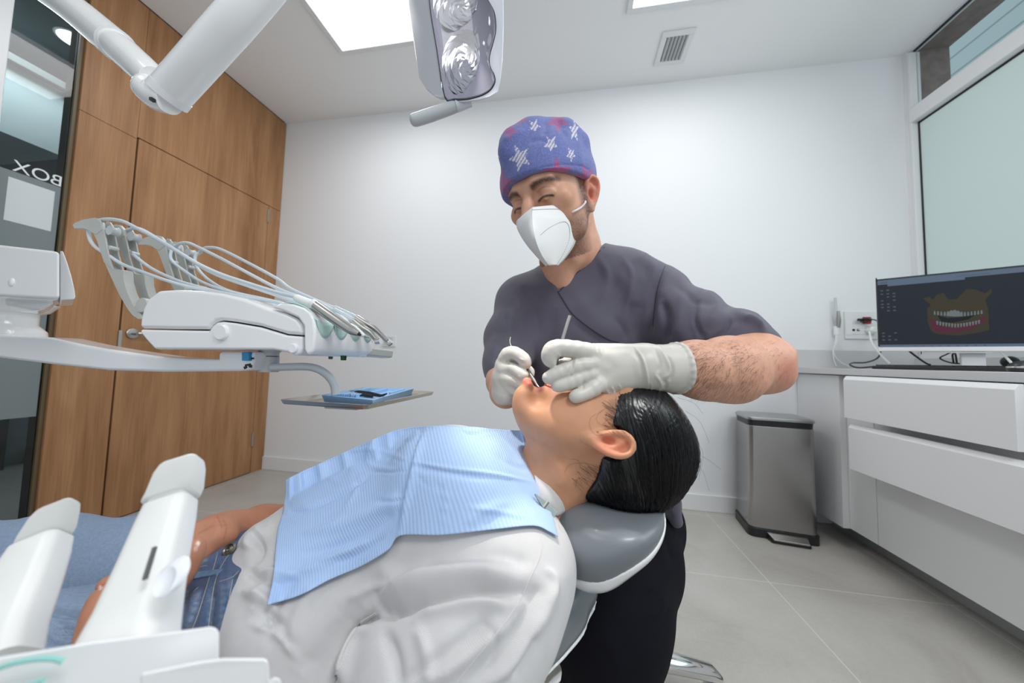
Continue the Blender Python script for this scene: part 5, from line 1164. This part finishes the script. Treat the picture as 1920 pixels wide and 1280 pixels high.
for p_, w_ in (([(418, 972), (425, 990), (420, 1010)], 1.6), ([(408, 968), (416, 988)], 1.4), ([(372, 1000), (400, 985)], 1.6)): C = blend(C, .45*np.exp(-(pldist(u, v, p_)[0]/w_)**2)*hands, srgb(140, 86, 64))
solid('body', V, Q, SKIN2, pat, col=C); pbv = surf(V, Q)
# shirt
F = Field(*bounds([at(440, 980, .5), at(1080, 900, .6), at(900, 1330, .28), at(850, 780, .62), at(440, 1200, .38), at(650, 1300, .66), at(1060, 1100, .3), at(480, 1000, .64), at(600, 1350, .28)], .04), .0027)
F.ell(at(865, 975, .50), (.155, .155, .125), [nrm(RT+UP*.12), FW, nrm(UP-RT*.12)], k=.03)
F.ell(at(845, 885, .445), (.065, .06, .058), [RT, FW, UP], k=.05); F.ell(at(835, 872, .56), (.065, .06, .058), [RT, FW, UP], k=.05)
F.ell(at(680, 1040, .50), (.17, .150, .11), [nrm(RT+UP*.15), FW, nrm(UP-RT*.15)], k=.06)
F.ell(at(580, 1095, .495), (.085, .145, .090), [RT, FW, UP], k=.05)
F.chain([(492, 1032, .50, 38), (500, 1085, .43, 50), (500, 1145, .375, 50), (505, 1200, .345, 50), (500, 1260, .33, 50)], k=.03)
F.chain([(495, 1020, .55, 45), (500, 1010, .62, 45)], k=.03)
F.chain([(1000, 1000, .49, 46), (995, 1040, .395, 56)], k=.02); F.chain([(1000, 985, .5, 50), (995, 950, .63, 40)], k=.02)
F.ell(at(995, 1062, .39), (.040, .050, .050), [RT, FW, UP], k=.03)
F.chain([(985, 1068, .385, 76), (938, 1140, .355, 98), (872, 1220, .330, 120), (805, 1305, .315, 142), (760, 1380, .31, 160)], k=.035)
F.chain([(560, 1140, .40, 80), (640, 1200, .38, 90), (620, 1290, .35, 80)], k=.05)
F.chain([(1000, 960, .63, 38), (820, 1010, .70, 42), (700, 995, .69, 44)], k=.03)
F.chain([(1060, 870, .49, 56), (1030, 900, .487, 64)], k=.004, sign=-1)
V, Q = F.mesh(2)
V = wrinkle(V, Q, .0011, 20, dirn=RT, stretch=1.6, seed=31); V = wrinkle(V, Q, .00035, 75, dirn=nrm(RT+UP), stretch=2, seed=32)
V = folds(V, Q, [
    ([(1010, 1110), (900, 1108), (800, 1128), (740, 1140), (700, 1150)], 15, -.016), ([(980, 1080), (880, 1080), (780, 1095), (700, 1120)], 26, .014), ([(960, 1130), (860, 1128), (760, 1150)], 16, .010),
    ([(715, 1140), (680, 1165), (650, 1195), (632, 1240), (620, 1280)], 8, -.014), ([(700, 1165), (668, 1195), (652, 1240), (642, 1290)], 9, .011),
    ([(690, 1130), (640, 1180), (600, 1230), (560, 1270)], 22, -.010), ([(600, 1090), (560, 1150), (545, 1210)], 14, .006), ([(560, 1075), (520, 1130), (505, 1200)], 12, -.007),
    ([(520, 1060), (490, 1110), (470, 1150)], 12, .006), ([(500, 985), (470, 1010), (462, 1035)], 10, .008), ([(478, 1000), (490, 1030), (470, 1060)], 7, -.007), ([(455, 1065), (500, 1090), (540, 1095)], 9, -.007), ([(450, 1110), (490, 1120), (530, 1150)], 9, .006),
    ([(1000, 1090), (990, 1150), (930, 1230), (870, 1290)], 12, -.006), ([(1040, 1080), (1020, 1150), (960, 1240), (900, 1290)], 14, .006), ([(960, 1160), (880, 1230), (800, 1290)], 12, .006), ([(930, 1150), (850, 1210), (760, 1280)], 10, -.005),
    ([(1010, 1180), (985, 1230), (960, 1280)], 9, -.005), ([(860, 1050), (940, 1045), (1000, 1060)], 14, -.004), ([(700, 1060), (760, 1080), (820, 1060)], 14, .004), ([(720, 1180), (740, 1230), (745, 1290)], 12, -.006), ([(780, 1170), (800, 1230), (800, 1290)], 12, .004), ([(470, 1085), (510, 1070), (560, 1080)], 5, .004), ([(462, 1130), (500, 1145), (540, 1180)], 5, -.004), ([(470, 1170), (520, 1190), (560, 1240)], 7, .004), ([(900, 1160), (930, 1200), (920, 1260)], 8, -.003), ([(1020, 1060), (1040, 1090), (1030, 1130)], 7, .003), ([(640, 1130), (700, 1100), (740, 1085)], 8, .004), ([(730, 1100), (800, 1070), (880, 1060)], 6, -.003)], 0)
sh = solid('linen_shirt', V, Q, LINEN, pat); sbv = surf(V, Q)
SEAM = mat('shirt_seam', (.60, .58, .58), .9)
strip_on(sbv, [(1016, 1000), (1014, 1035), (1000, 1070), (965, 1140), (920, 1200), (870, 1262), (855, 1279)], .0013, .0005).build('armhole_seam', SEAM, sh)
strip_on(sbv, [(705, 1150), (672, 1172), (648, 1208), (634, 1250), (628, 1279)], .0030, .0008).build('sleeve_hem', SEAM, sh)
co = cr([(1000, 878, .452, 1006, 915, .432), (1018, 886, .446, 1014, 935, .420), (1034, 896, .440, 1024, 950, .415), (1050, 912, .440, 1034, 961, .415), (1062, 927, .446, 1044, 968, .418), (1070, 940, .455, 1056, 962, .435)], 4)
rows = []
for q in co:
    a, b_ = at(*q[:3]), at(*q[3:]); rows.append([a*(1-t)+b_*t-FW*.006*math.sin(math.pi*t) for t in np.linspace(0, 1, 8)])
o = MB().loft(rows, caps=False, close=False).build('collar', LINEN, sh, angle=80); sm = o.modifiers.new('thick', 'SOLIDIFY'); sm.thickness = .0022; sm = o.modifiers.new('soft', 'SUBSURF'); sm.levels = sm.render_levels = 1

# jeans
DENIM = fabric('blue_denim', (1, 1, 1), .9, weave=420, b=1.0, attr='tone', var=.10)
DENIM.node_tree.nodes['Noise Texture'].inputs['Scale'].default_value = 320
F = Field(*bounds([at(470, 1000, .5), at(-300, 960, .6), at(-300, 1400, .35), at(470, 1240, .36), at(100, 980, .7), at(460, 1000, .66), at(200, 1400, .3)], .05), .003)
F.ell(at(400, 1120, .50), (.13, .145, .10), [RT, FW, UP], k=.05)
F.chain([(452, 1062, .50, 48), (448, 1110, .43, 66), (446, 1160, .38, 66), (450, 1210, .36, 60)], k=.04)
F.chain([(400, 1110, .55, 92), (240, 1092, .56, 106), (60, 1090, .56, 108), (-140, 1100, .57, 106), (-330, 1120, .60, 100)], k=.03)
F.chain([(400, 1185, .42, 90), (240, 1250, .40, 125), (60, 1290, .385, 148), (-150, 1320, .38, 150), (-300, 1340, .40, 140)], k=.02)
V, Q = F.mesh(2)
V = wrinkle(V, Q, .0007, 30, seed=41)
V = folds(V, Q, [([(0, 1120), (80, 1140), (150, 1150), (190, 1120)], 8, -.006), ([(60, 1170), (110, 1200), (150, 1210)], 7, .004), ([(90, 1160), (150, 1185), (190, 1180)], 6, -.004), ([(400, 1090), (395, 1150), (380, 1220)], 7, -.005), ([(370, 1100), (362, 1150), (350, 1180)], 7, .005),
    ([(340, 1100), (335, 1140), (330, 1180)], 5, -.004), ([(425, 1080), (420, 1150), (415, 1220)], 6, .004), ([(405, 1045), (360, 1062), (330, 1080)], 5, .003)], 0)
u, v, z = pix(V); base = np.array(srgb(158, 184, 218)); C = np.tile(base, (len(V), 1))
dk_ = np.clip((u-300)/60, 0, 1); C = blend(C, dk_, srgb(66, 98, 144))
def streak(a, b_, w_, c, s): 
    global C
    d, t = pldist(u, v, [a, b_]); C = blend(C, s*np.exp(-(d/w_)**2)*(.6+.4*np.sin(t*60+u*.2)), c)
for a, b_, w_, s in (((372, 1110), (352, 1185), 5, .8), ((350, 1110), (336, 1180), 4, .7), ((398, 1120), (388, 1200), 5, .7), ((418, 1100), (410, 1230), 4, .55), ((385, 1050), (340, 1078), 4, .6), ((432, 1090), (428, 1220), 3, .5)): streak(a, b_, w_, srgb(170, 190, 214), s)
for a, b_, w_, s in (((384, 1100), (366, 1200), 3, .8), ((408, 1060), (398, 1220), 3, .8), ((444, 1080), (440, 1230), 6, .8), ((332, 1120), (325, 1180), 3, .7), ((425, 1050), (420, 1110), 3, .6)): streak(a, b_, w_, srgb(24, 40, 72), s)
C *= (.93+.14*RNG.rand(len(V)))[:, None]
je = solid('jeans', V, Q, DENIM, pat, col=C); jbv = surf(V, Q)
THR = mat('jeans_stitching', (.36, .35, .33), .8); DEN2 = mat('denim_band', (.13, .22, .36), .9, bump=.6, bscale=700, var=.25, vscale=90)
strip_on(jbv, [(330, 1090), (352, 1082), (376, 1078), (398, 1075), (412, 1073)], .009, .0016).build('belt_loop', DEN2, je)
for L_ in ([(408, 1035), (402, 1060), (392, 1085), (372, 1150), (352, 1200)], [(450, 1020), (425, 1045), (405, 1085), (395, 1140), (388, 1200)], [(322, 1140), (345, 1125), (372, 1100)], [(412, 1090), (435, 1082), (448, 1070)], [(436, 1086), (430, 1130), (450, 1136)], [(365, 1055), (385, 1052)], [(368, 1064), (388, 1060)]):
    strip_on(jbv, L_, .0008, .0004).build('stitch_line', THR, je)
BTN = mat('dark_brass_button', (.16, .15, .13), .35, metal=1)
for a in ((465, 1012), (431, 1031)):
    h_, nn = hit(jbv, a[0]-4, a[1]+2)
    if h_ is None: h_ = at(*a, .46); nn = -FW
    if nn@(h_-CAM) > 0: nn = -nn
    MB().lathe(at(a[0], a[1], min((h_-CAM)@FW, .47)-.002), nrm(nn-FW), [(.0078, 0), (.0085, .002), (.0065, .003), (.005, .0016), (.002, .003), (.0012, .0022)], 24).build('metal_button', BTN, je)

# hair
HAIR = mat('black_hair', (.004, .004, .005), .25, spec=.6, aniso=.6)
F = Field(*bounds([at(1330, 840, .6), at(1200, 720, .6), at(1060, 960, .6), at(1200, 960, .38), at(1330, 840, .38), at(1060, 960, .38)], .03), .0019)
F.ell(P(0, .028, -.018), np.array([.084, .092, .104])*s_, AXP, k=.01)
F.chain([(1240, 845, .49, 58), (1200, 866, .49, 66)], k=.03)
F.chain([(1110, 906, .46, 28), (1170, 900, .455, 36), (1220, 890, .455, 38)], k=.03); F.chain([(1095, 915, .50, 24), (1180, 905, .50, 40)], k=.03)
F.chain([(1085, 918, .455, 15), (1110, 905, .448, 20)], k=.01)
G_ = []
F.chain([(1092, 738, .40, 90), (1066, 772, .44, 78), (1075, 760, .53, 90), (1090, 740, .58, 90)], k=.004, sign=-1)
F.chain([(1128, 828, .385, 46), (1145, 832, .415, 36)], k=.004, sign=-1)
F.chain([(1078, 850, .40, 62), (1060, 868, .45, 56), (1055, 870, .53, 60)], k=.006, sign=-1)
F.chain([(1160, 790, .436, 11), (1185, 798, .436, 22), (1200, 815, .44, 24)], k=.008)
V, Q = F.mesh(2)
tg = at(1190, 1000, .47)
az_ = np.arctan2((V-PO)@pF+.012*0, (V-PO)@pY); V = V+normals(V, Q)*(.00035*np.sin(az_*95+3*np.sin(az_*13)))[:, None]
ha = solid('hair', V, Q, HAIR, pat); hbv = surf(V, Q)
R_ = np.random.RandomState(11); hs_ = MB(); HS = mat('hair_strands', (.004, .004, .005), .3, spec=.5)
for i in range(1500):
    uu, vv = R_.uniform(1060, 1312), R_.uniform(732, 940); h_, nn = hit(hbv, uu, vv)
    if h_ is None: continue
    p = h_.copy(); pts = []; L_ = R_.randint(10, 26); off = R_.uniform(.0002, .0016); tw = R_.normal()*.12
    for k in range(L_):
        loc_, no_, _, _ = hbv.find_nearest(Vector([float(c) for c in p]))
        if loc_ is None: break
        p = np.array(loc_); nn = np.array(no_)
        if nn@(p-P(0, .03, -.01)) < 0: nn = -nn
        pts.append(p+nn*(off+.0004)); d = nrm(tg-p); rad = nrm(p-P(0, .03, -.01))
        d = d-nn*(d@nn); d = nrm(d+pY*(.35*max(0, (vv-0)*0+1)*(1-min(1, k/14)))*.5+pX*tw); d = nrm(d-nn*(d@nn)); p = p+d*.0045
        if np.linalg.norm(p-tg) < .03: break
    if len(pts) > 4: hs_.tube(pts, list(.00022*np.sin(np.linspace(.25, 2.9, len(pts)))+.00004), 3, caps=False)
hs_.build('hair_strands', HS, pat, angle=180, kind='stuff')
fly = MB()
for pts in ([(1140, 812), (1118, 815), (1106, 800), (1108, 782), (1130, 770)], [(1150, 800), (1128, 796), (1118, 784), (1130, 768), (1150, 764)], [(1128, 880), (1100, 868), (1070, 870), (1058, 885)], [(1120, 890), (1095, 876), (1082, 862), (1066, 860)], [(1110, 905), (1085, 895), (1078, 915)], [(1150, 790), (1136, 782), (1140, 770)], [(1105, 895), (1090, 880), (1086, 868)], [(1160, 785), (1140, 786), (1130, 795)]):
    P_ = []
    for q in cr(pts, 5):
        h_, nn = hit(pbv, *q)
        if h_ is not None: P_.append(h_-FW*.0008)
    if len(P_) > 3: fly.tube(P_, .00009, 4)
for a, b_, c in (((1285, 770), (1312, 790), (1330, 830)), ((1303, 850), (1325, 860), (1352, 880)), ((1290, 890), (1315, 880), (1330, 920)), ((1270, 745), (1300, 755), (1318, 775)), ((1300, 820), (1318, 850), (1310, 900))): fly.tube(rail([(*a, .47), (*b_, .47), (*c, .47)], 6), .00012, 4)
for i in range(110):                       # soft short hairs along the temple and the nape
    if i < 70: a, b_ = R_.uniform(1128, 1166), R_.uniform(748, 806); dx_, dy_ = 20+R_.normal()*3, 10+R_.normal()*5
    else: a, b_ = R_.uniform(1072, 1128), R_.uniform(868, 906); dx_, dy_ = 14+R_.normal()*5, 12+R_.normal()*5
    P_ = []
    for t in np.linspace(0, 1, 6):
        h_, nn = hit(pbv, a+dx_*t, b_+dy_*t+4*t*t)
        if h_ is not None: P_.append(h_-FW*(.0003+.001*t))
    if len(P_) > 3: fly.tube(P_, .00011, 3, caps=False)
fly.build('stray_hair', HS, pat, angle=180, kind='stuff')

# paper bib draped over the chest
e0 = cr([(500, 1135), (560, 1117), (620, 1086), (680, 1060), (728, 1031), (752, 1004), (830, 1003), (930, 992), (1000, 985), (1030, 996), (1047, 1006)], 6)        # near edge
e1 = cr([(536, 899), (560, 886), (600, 868), (650, 845), (700, 823), (745, 805), (795, 798), (860, 798), (920, 803), (960, 806), (993, 806)], 6)               # far edge
l0 = cr([(500, 1135), (512, 1080), (520, 1000), (532, 950), (536, 899)], 6); r0 = cr([(1047, 1006), (1034, 960), (1018, 925), (1011, 890), (1001, 850), (993, 806)], 6)
def par(L, t): L = np.asarray(L); x = t*(len(L)-1); i = min(int(x), len(L)-2); return L[i]*(1-(x-i))+L[i+1]*(x-i)
NI, NJ = 130, 70; UVp = np.zeros((NI+1, NJ+1, 2))
for i in range(NI+1):
    s = i/NI
    for j in range(NJ+1):
        t = j/NJ
        UVp[i, j] = (1-t)*par(e0, s)+t*par(e1, s)+(1-s)*par(l0, t)+s*par(r0, t)-((1-s)*(1-t)*par(e0, 0)+s*(1-t)*par(e0, 1)+(1-s)*t*par(e1, 0)+s*t*par(e1, 1))
Dp = np.full((NI+1, NJ+1), np.nan)
for i in range(NI+1):
    for j in range(NJ+1):
        h_, nn = hit(sbv, *UVp[i, j])
        if h_ is not None: Dp[i, j] = (h_-CAM)@FW
for i in range(NI+1):                          # past the outline the paper keeps the depth it had at the rim
    last = None
    for j in range(NJ+1):
        if np.isnan(Dp[i, j]) or Dp[i, j] > .64: Dp[i, j] = (last if last else .5)+.002
        last = Dp[i, j]
D2 = Dp.copy()
for _ in range(70):
    E_ = np.pad(D2, 1, mode='edge'); D2 = .5*D2+.125*(E_[2:, 1:-1]+E_[:-2, 1:-1]+E_[1:-1, 2:]+E_[1:-1, :-2]); D2 = np.minimum(D2, Dp-.0015) if _ > 64 else D2
D2 = np.minimum(D2-.005, Dp-.005)
bibV = np.array([at(UVp[i, j, 0], UVp[i, j, 1], D2[i, j]) for i in range(NI+1) for j in range(NJ+1)])
bibQ = np.array([(i*(NJ+1)+j, (i+1)*(NJ+1)+j, (i+1)*(NJ+1)+j+1, i*(NJ+1)+j+1) for i in range(NI) for j in range(NJ)])
if (normals(bibV, bibQ)*(bibV-CAM)).sum() > 0: bibQ = bibQ[:, ::-1]
bibV = folds(bibV, bibQ, [
    ([(798, 799), (785, 840), (772, 890), (762, 940), (750, 1003)], 5, .006), ([(790, 799), (772, 845), (758, 900), (748, 960)], 9, -.004), ([(770, 865), (840, 878), (920, 888), (1008, 905)], 3, .0022), ([(770, 873), (840, 886), (920, 898)], 6, -.0022),
    ([(700, 825), (690, 860), (700, 880)], 5, .003), ([(536, 945), (580, 925), (640, 895), (700, 868)], 8, .006), ([(536, 962), (590, 945), (650, 915), (700, 885)], 7, -.006), ([(560, 1010), (640, 985), (720, 950), (755, 925)], 10, .004), ([(550, 1040), (640, 1015), (700, 985), (745, 960)], 8, -.005),
    ([(620, 1060), (680, 1035), (730, 1000)], 6, -.003), ([(530, 1080), (600, 1060), (680, 1020)], 9, .004), ([(830, 890), (835, 930), (832, 1000)], 2.5, .0016), ([(780, 885), (795, 905), (805, 912)], 1.6, -.0016), ([(822, 905), (828, 925)], 1.6, -.0016), ([(860, 800), (885, 812), (930, 806)], 4, -.003), ([(880, 990), (900, 960), (960, 940)], 10, .002),
    ([(700, 940), (740, 940), (760, 930)], 3, -.003), ([(640, 850), (700, 842), (775, 868)], 3, .0015), ([(660, 870), (668, 920), (640, 960)], 4, .0025), ([(560, 1000), (610, 990), (650, 968)], 3, .003), ([(575, 1060), (640, 1040), (700, 1010)], 3, .003), ([(690, 880), (730, 885), (765, 880)], 3, -.0025), ([(610, 900), (640, 905), (690, 870)], 3, .0025), ([(880, 950), (940, 960), (1010, 975)], 5, .002), ([(930, 850), (960, 870), (1000, 880)], 6, -.002)], -1)
bibV = wrinkle(bibV, bibQ, .0005, 60, seed=77)
_u, _v, _z = pix(bibV); _lim = np.full(len(bibV), 9.)
for _i in range(len(bibV)):
    _h, _n = hit(sbv, _u[_i], _v[_i])
    if _h is not None: _lim[_i] = (_h-CAM)@FW-.003
for _k in range(2):
    _g = _lim.reshape(NI+1, NJ+1); _p = np.pad(_g, 1, mode='edge'); _lim = np.minimum.reduce([_p[1:-1, 1:-1], _p[2:, 1:-1]+.001, _p[:-2, 1:-1]+.001, _p[1:-1, 2:]+.001, _p[1:-1, :-2]+.001]).ravel()
_m = np.maximum(0, _z-_lim); bibV = bibV-(bibV-CAM)/_z[:, None]*_m[:, None]; bibV = relax(bibV, bibQ, 1, .3)
BIB = mat('blue_bib_paper', (.40, .55, .83), .55, spec=.35); g = G(BIB)
at_ = g.n('Attribute'); at_.attribute_name = 'st'; sx = g.n('SeparateXYZ'); g.l(at_.outputs['Vector'], sx.inputs[0])
sn = g.math('SINE', g.math('MULTIPLY', sx.outputs[0], 2*math.pi*104)); sn2 = g.math('SINE', g.math('MULTIPLY', sx.outputs[1], 2*math.pi*70))
g.l(g.mix(g.math('MULTIPLY_ADD', sn, .5, .5), (.39, .54, .83), (.445, .60, .86)), g.b.inputs['Base Color'])
bp = g.n('Bump'); bp.inputs['Strength'].default_value = .35; bp.inputs['Distance'].default_value = .0005; g.l(g.math('ADD', sn, g.math('MULTIPLY', sn2, .25)), bp.inputs['Height']); g.l(bp.outputs[0], g.b.inputs['Normal'])
bo = solid('dental_bib', bibV, bibQ, BIB, None, label='crinkled light blue paper bib spread over the chest of the patient', cat='bib')
bo.data.attributes.new('st', 'FLOAT_VECTOR', 'POINT').data.foreach_set('vector', np.array([(i/NI, j/NJ, 0) for i in range(NI+1) for j in range(NJ+1)], np.float32).ravel())
sm = bo.modifiers.new('thick', 'SOLIDIFY'); sm.thickness = .0006; sm.offset = 0
ca, cb_ = at(1004, 926, .408), at(1041, 966, .406)
clp = thing('bib_clip', (ca+cb_)/2, 'small silver clip pinching the blue bib to the white collar', 'clip')
cx = nrm(cb_-ca); cn = nrm(-FW+RT*.5+UP*.3); cn = nrm(cn-cx*(cn@cx)); cy = np.cross(cx, cn); L_ = np.linalg.norm(cb_-ca)
MB().prism([ca+cy*.0008, ca+cx*L_*.4+cy*.004, cb_+cy*.0045, cb_-cy*.0045, ca+cx*L_*.4-cy*.003, ca-cy*.0008], cn*.0012).build('upper_jaw', CHROME, clp, bevel=.0004)
MB().prism([p-cn*.003 for p in (ca+cy*.0008, ca+cx*L_*.4+cy*.004, cb_+cy*.0045, cb_-cy*.0045, ca+cx*L_*.4-cy*.003, ca-cy*.0008)], cn*.0012).build('lower_jaw', SATIN, clp, bevel=.0004)
MB().tube([ca+cx*L_*.5-cy*.0045+cn*.0005, ca+cx*L_*.5+cy*.0045+cn*.0005], .0022, 14).build('pivot', SATIN, clp)
tb = MB()
for k in range(9): c_ = cb_-cx*(.0012*k)+cn*.0012; tb.obox(c_+cy*.0038, cx, cy, cn, .0003, .0006, .0006)
tb.build('serration', SATIN, clp)

# ------------------------------------------------------------------ dental chair
VINYL = mat('blue_grey_vinyl', (.165, .185, .205), .33, coat=.15, bump=.15, bscale=900, bdist=.0003)
ch = thing('dental_chair', (-.25, .55, 0), 'grey upholstered dental chair with white shell under the reclining patient', 'dental chair')
hX, hY = nrm(RT*.90+UP*.36), nrm(UP*.90-RT*.36)
F = Field(*bounds([at(1040, 900, .62), at(1240, 900, .36), at(1110, 1060, .36), at(1240, 1060, .62)], .03), .0022)
F.ell(at(1118, 951, .485), (.090, .115, .052), [hX, FW, hY], k=.01); F.ell(at(1090, 985, .485), (.045, .10, .040), [hX, FW, hY], k=.03)
F.cut(at(1175, 921, .485), nrm(UP+RT*.06), k=.015)
V, Q = F.mesh(1); solid('headrest', V, Q, VINYL, ch)
F = Field(*bounds([at(1040, 900, .62), at(1240, 900, .36), at(1110, 1060, .36), at(1240, 1060, .62)], .03), .0022)
F.ell(at(1119, 962, .485), (.091, .112, .053), [hX, FW, hY], k=.01); F.ell(at(1090, 996, .485), (.045, .097, .041), [hX, FW, hY], k=.03); F.cut(at(1119, 975, .485), hY, k=.003)
V, Q = F.mesh(1); solid('headrest_shell', V, Q, GLOSS, ch)
bB = nrm(at(560, 1250, .50)-at(1070, 1085, .49)); bE = at(1070, 1085, .49); bN = nrm(np.cross(bB, FW)); bN = bN if bN[2] > 0 else -bN
def slabf(dz, r, w0, name, m, top=None):
    F = Field(*bounds([bE+FW*.3, bE-FW*.3, bE+bB*.75+FW*.3, bE+bB*.75-FW*.3, bE-bB*.05+bN*.06, bE-bN*.12], .03), .0032)
    for i in range(34):
        s = i*.02; w_ = w0*min(1, s/.34)**.62+.012
        c_ = bE+bB*(s-.0)+bN*dz; F.cap(c_-FW*w_, r, c_+FW*w_, r, k=.012)
    if top is not None: F.cut(bE+bN*top, bN, k=.003)
    V, Q = F.mesh(2); solid(name, V, Q, m, ch)
slabf(0, .036, .165, 'backrest', VINYL); slabf(-.010, .033, .160, 'backrest_shell', GLOSS, -.028)
cb0 = bE+bB*.52
MB().box(-.75, cb0[0]+.1, .36, .74, .40, .48).build('seat', VINYL, ch, bevel=.03, seg=4)
MB().box(-.72, cb0[0]+.02, .40, .70, .33, .40).build('seat_shell', GLOSS, ch, bevel=.02)
MB().box(-.62, -.32, .45, .66, .06, .34).build('column', GLOSS, ch, bevel=.02)
MB().box(-.95, -.26, .36, .75, .0, .06).build('base_plate', GLOSS, ch, bevel=.015)
# stool
hp = at(1160, 990, .86); sc_ = np.array([hp[0]-.03, hp[1]+.02, 0])
stl = thing('stool', sc_, 'chrome-footed swivel stool under the dentist, mostly hidden behind his legs', 'stool')
seatz = hp[2]-.145
MB().lathe(sc_, (0, 0, 1), [(.02, seatz-.07), (.12, seatz-.06), (.135, seatz-.03), (.12, seatz), (.05, seatz+.005)], 36).build('seat', BLACK, stl, angle=60)
MB().lathe(sc_, (0, 0, 1), [(.035, .07), (.03, .20), (.018, .20), (.018, seatz-.06)], 24).build('column', CHROME, stl)
for k in range(5):
    a = math.radians(-72+72*k+8); dr = np.array([math.cos(a), math.sin(a), 0]); 
    MB().tube([sc_+dr*.02+[0, 0, .11], sc_+dr*.16+[0, 0, .095], sc_+dr*.27+[0, 0, .075], sc_+dr*.29+[0, 0, .06]], [.024, .021, .017, .012], 16, up=(0, 0, 1), flat=1.3).build('foot', CHROME, stl)
    w0_ = sc_+dr*.275; t_ = np.array([-dr[1], dr[0], 0])
    MB().lathe(w0_+[0, 0, .026]-t_*.012, t_, [(.024, 0), (.026, .004), (.026, .02), (.024, .024)], 20).build('caster', MATTW, stl)

# ------------------------------------------------------------------ assistant unit in the foreground
au = thing('assistant_unit', at(230, 1290, .24), 'white holder console at the bottom left corner in front of the patient', 'dental unit')
def qs(name, top4, ray, m=GLOSS, bevel=.004, L_=.03, **k):
    P_ = [at(*q) for q in top4]; MB().prism(P_, nrm(at(*ray, 1)-CAM)*L_).build(name, m, au, bevel=bevel, seg=3, **k)
qs('front_panel', [(-60, 1250, .160), (0, 1231, .163), (170, 1203, .170), (300, 1187, .176), (395, 1174, .180), (408, 1177, .181), (412, 1186, .181), (409, 1400, .176), (-60, 1500, .150)], (250, 1190), L_=.012, bevel=.0015)
qs('holder_block', [(262, 1262, .160), (378, 1238, .166), (420, 1233, .168), (495, 1233, .170), (504, 1238, .170), (508, 1300, .170), (508, 1400, .168), (262, 1420, .158)], (440, 1233), L_=.010, bevel=.0015)
qs('edge_nub', [(500, 1280, .174), (514, 1268, .176), (526, 1272, .177), (531, 1300, .177), (520, 1400, .175), (500, 1400, .174)], (515, 1268), L_=.01, bevel=.001)
tc_ = at(45, 1262, .158); pn_ = nrm(np.cross(at(170, 1203, .205)-at(0, 1231, .18), UP)); 
MB().tube([tc_+(RT*math.cos(t)*.014+UP*math.sin(t)*.006+FW*math.cos(t)*.004) for t in np.linspace(.3, 5.2, 26)], .0012, 8).build('teal_mark', mat('teal_ring', (.30, .62, .58), .4), au)
def suction(name, label, cap_, body, slider=True):
    t = thing(name, at(*body[0][:3]), label, 'suction handle', 'suction handles in the foreground holder')
    def rr(c, hx_, hy_, ax_, ay_, n=6):
        P_ = []; r = min(hx_, hy_)*.55
        for sx_, sy_, a0 in ((1, 1, 0), (-1, 1, 90), (-1, -1, 180), (1, -1, 270)):
            for k in range(n): a = math.radians(a0+90*k/(n-1)); P_.append(c+ax_*(sx_*(hx_-r)+r*math.cos(a))+ay_*(sy_*(hy_-r)+r*math.sin(a)))
        return P_
    T = nrm(at(*body[0][:3])-at(*body[-1][:3])); ax_ = nrm(RT-T*(RT@T)); ay_ = np.cross(ax_, T)
    MB().loft([rr(at(u_, v_, d_), h_*d_/FPX, h_*d_/FPX*.8, ax_, ay_) for u_, v_, d_, h_ in body]).build('handle_body', MATTW, t, angle=50)
    u_, v_, d_, h_ = body[0]; 
    MB().loft([rr(at(u_, v_+2, d_), h_*.88*d_/FPX, h_*.7*d_/FPX, ax_, ay_), rr(at(u_+(cap_[0][0]-u_)*.3, v_-14, d_), h_*.80*d_/FPX, h_*.62*d_/FPX, ax_, ay_)]).build('neck', MATTW, t, angle=50)
    MB().loft([rr(at(a, b_, c_), w_*c_/FPX, w2*c_/FPX, ax_, ay_) for a, b_, c_, w_, w2 in cap_]).build('nozzle_cap', MATTW, t, bevel=.0006, angle=40)
    if slider:
        sc1, sc2 = at(331, 1002, .2225), at(316, 1057, .209)
        d_ = nrm(sc2-sc1); sl = MB().obox((sc1+sc2)/2-FW*.0135, d_, ax_, ay_, np.linalg.norm(sc2-sc1)/2, .0010, .0008).build('slot', mat('slot_shadow', (.12, .12, .12), .6), t)
        k0, k1 = at(327, 1062, .198), at(310, 1105, .188)
        MB().loft([[c_+d_*.0095*a*math.cos(q)+ax_*.0062*a*math.sin(q)-FW*h_ for q in np.linspace(0, 2*math.pi, 24, endpoint=False)] for c_ in [(k0+k1)/2] for a, h_ in ((1.05, -.004), (1.0, .0015), (.85, .003), (.65, .0018), (.2, .001))]).build('slide_button', mat('slide_button', (.78, .80, .84), .3), t, angle=60)
    MB().tube([at(*body[-1][:3]), at(body[-1][0]-20, body[-1][1]+90, body[-1][2]-.005)], .009, 16).build('hose', MATTW, t)
suction('suction_handle', 'large suction handle with slide button in front of the jeans', [(322, 934, .250, 37, 28), (329, 920, .250, 37, 27), (338, 884, .250, 33, 24), (342, 870, .250, 29, 20), (343, 865, .250, 25, 16)],
        [(321, 944, .250, 34), (312, 975, .241, 38), (292, 1040, .224, 44), (265, 1130, .206, 54), (243, 1195, .194, 64), (232, 1240, .188, 70)])
suction('saliva_ejector_handle', 'suction handle cut by the left edge of the picture', [(83, 1008, .245, 31, 23), (90, 995, .245, 31, 23), (103, 965, .245, 27, 20), (110, 952, .245, 24, 16), (112, 948, .245, 21, 13)],
        [(78, 1018, .245, 34), (64, 1050, .237, 39), (40, 1110, .222, 43), (5, 1190, .206, 48), (-12, 1250, .196, 52)], False)
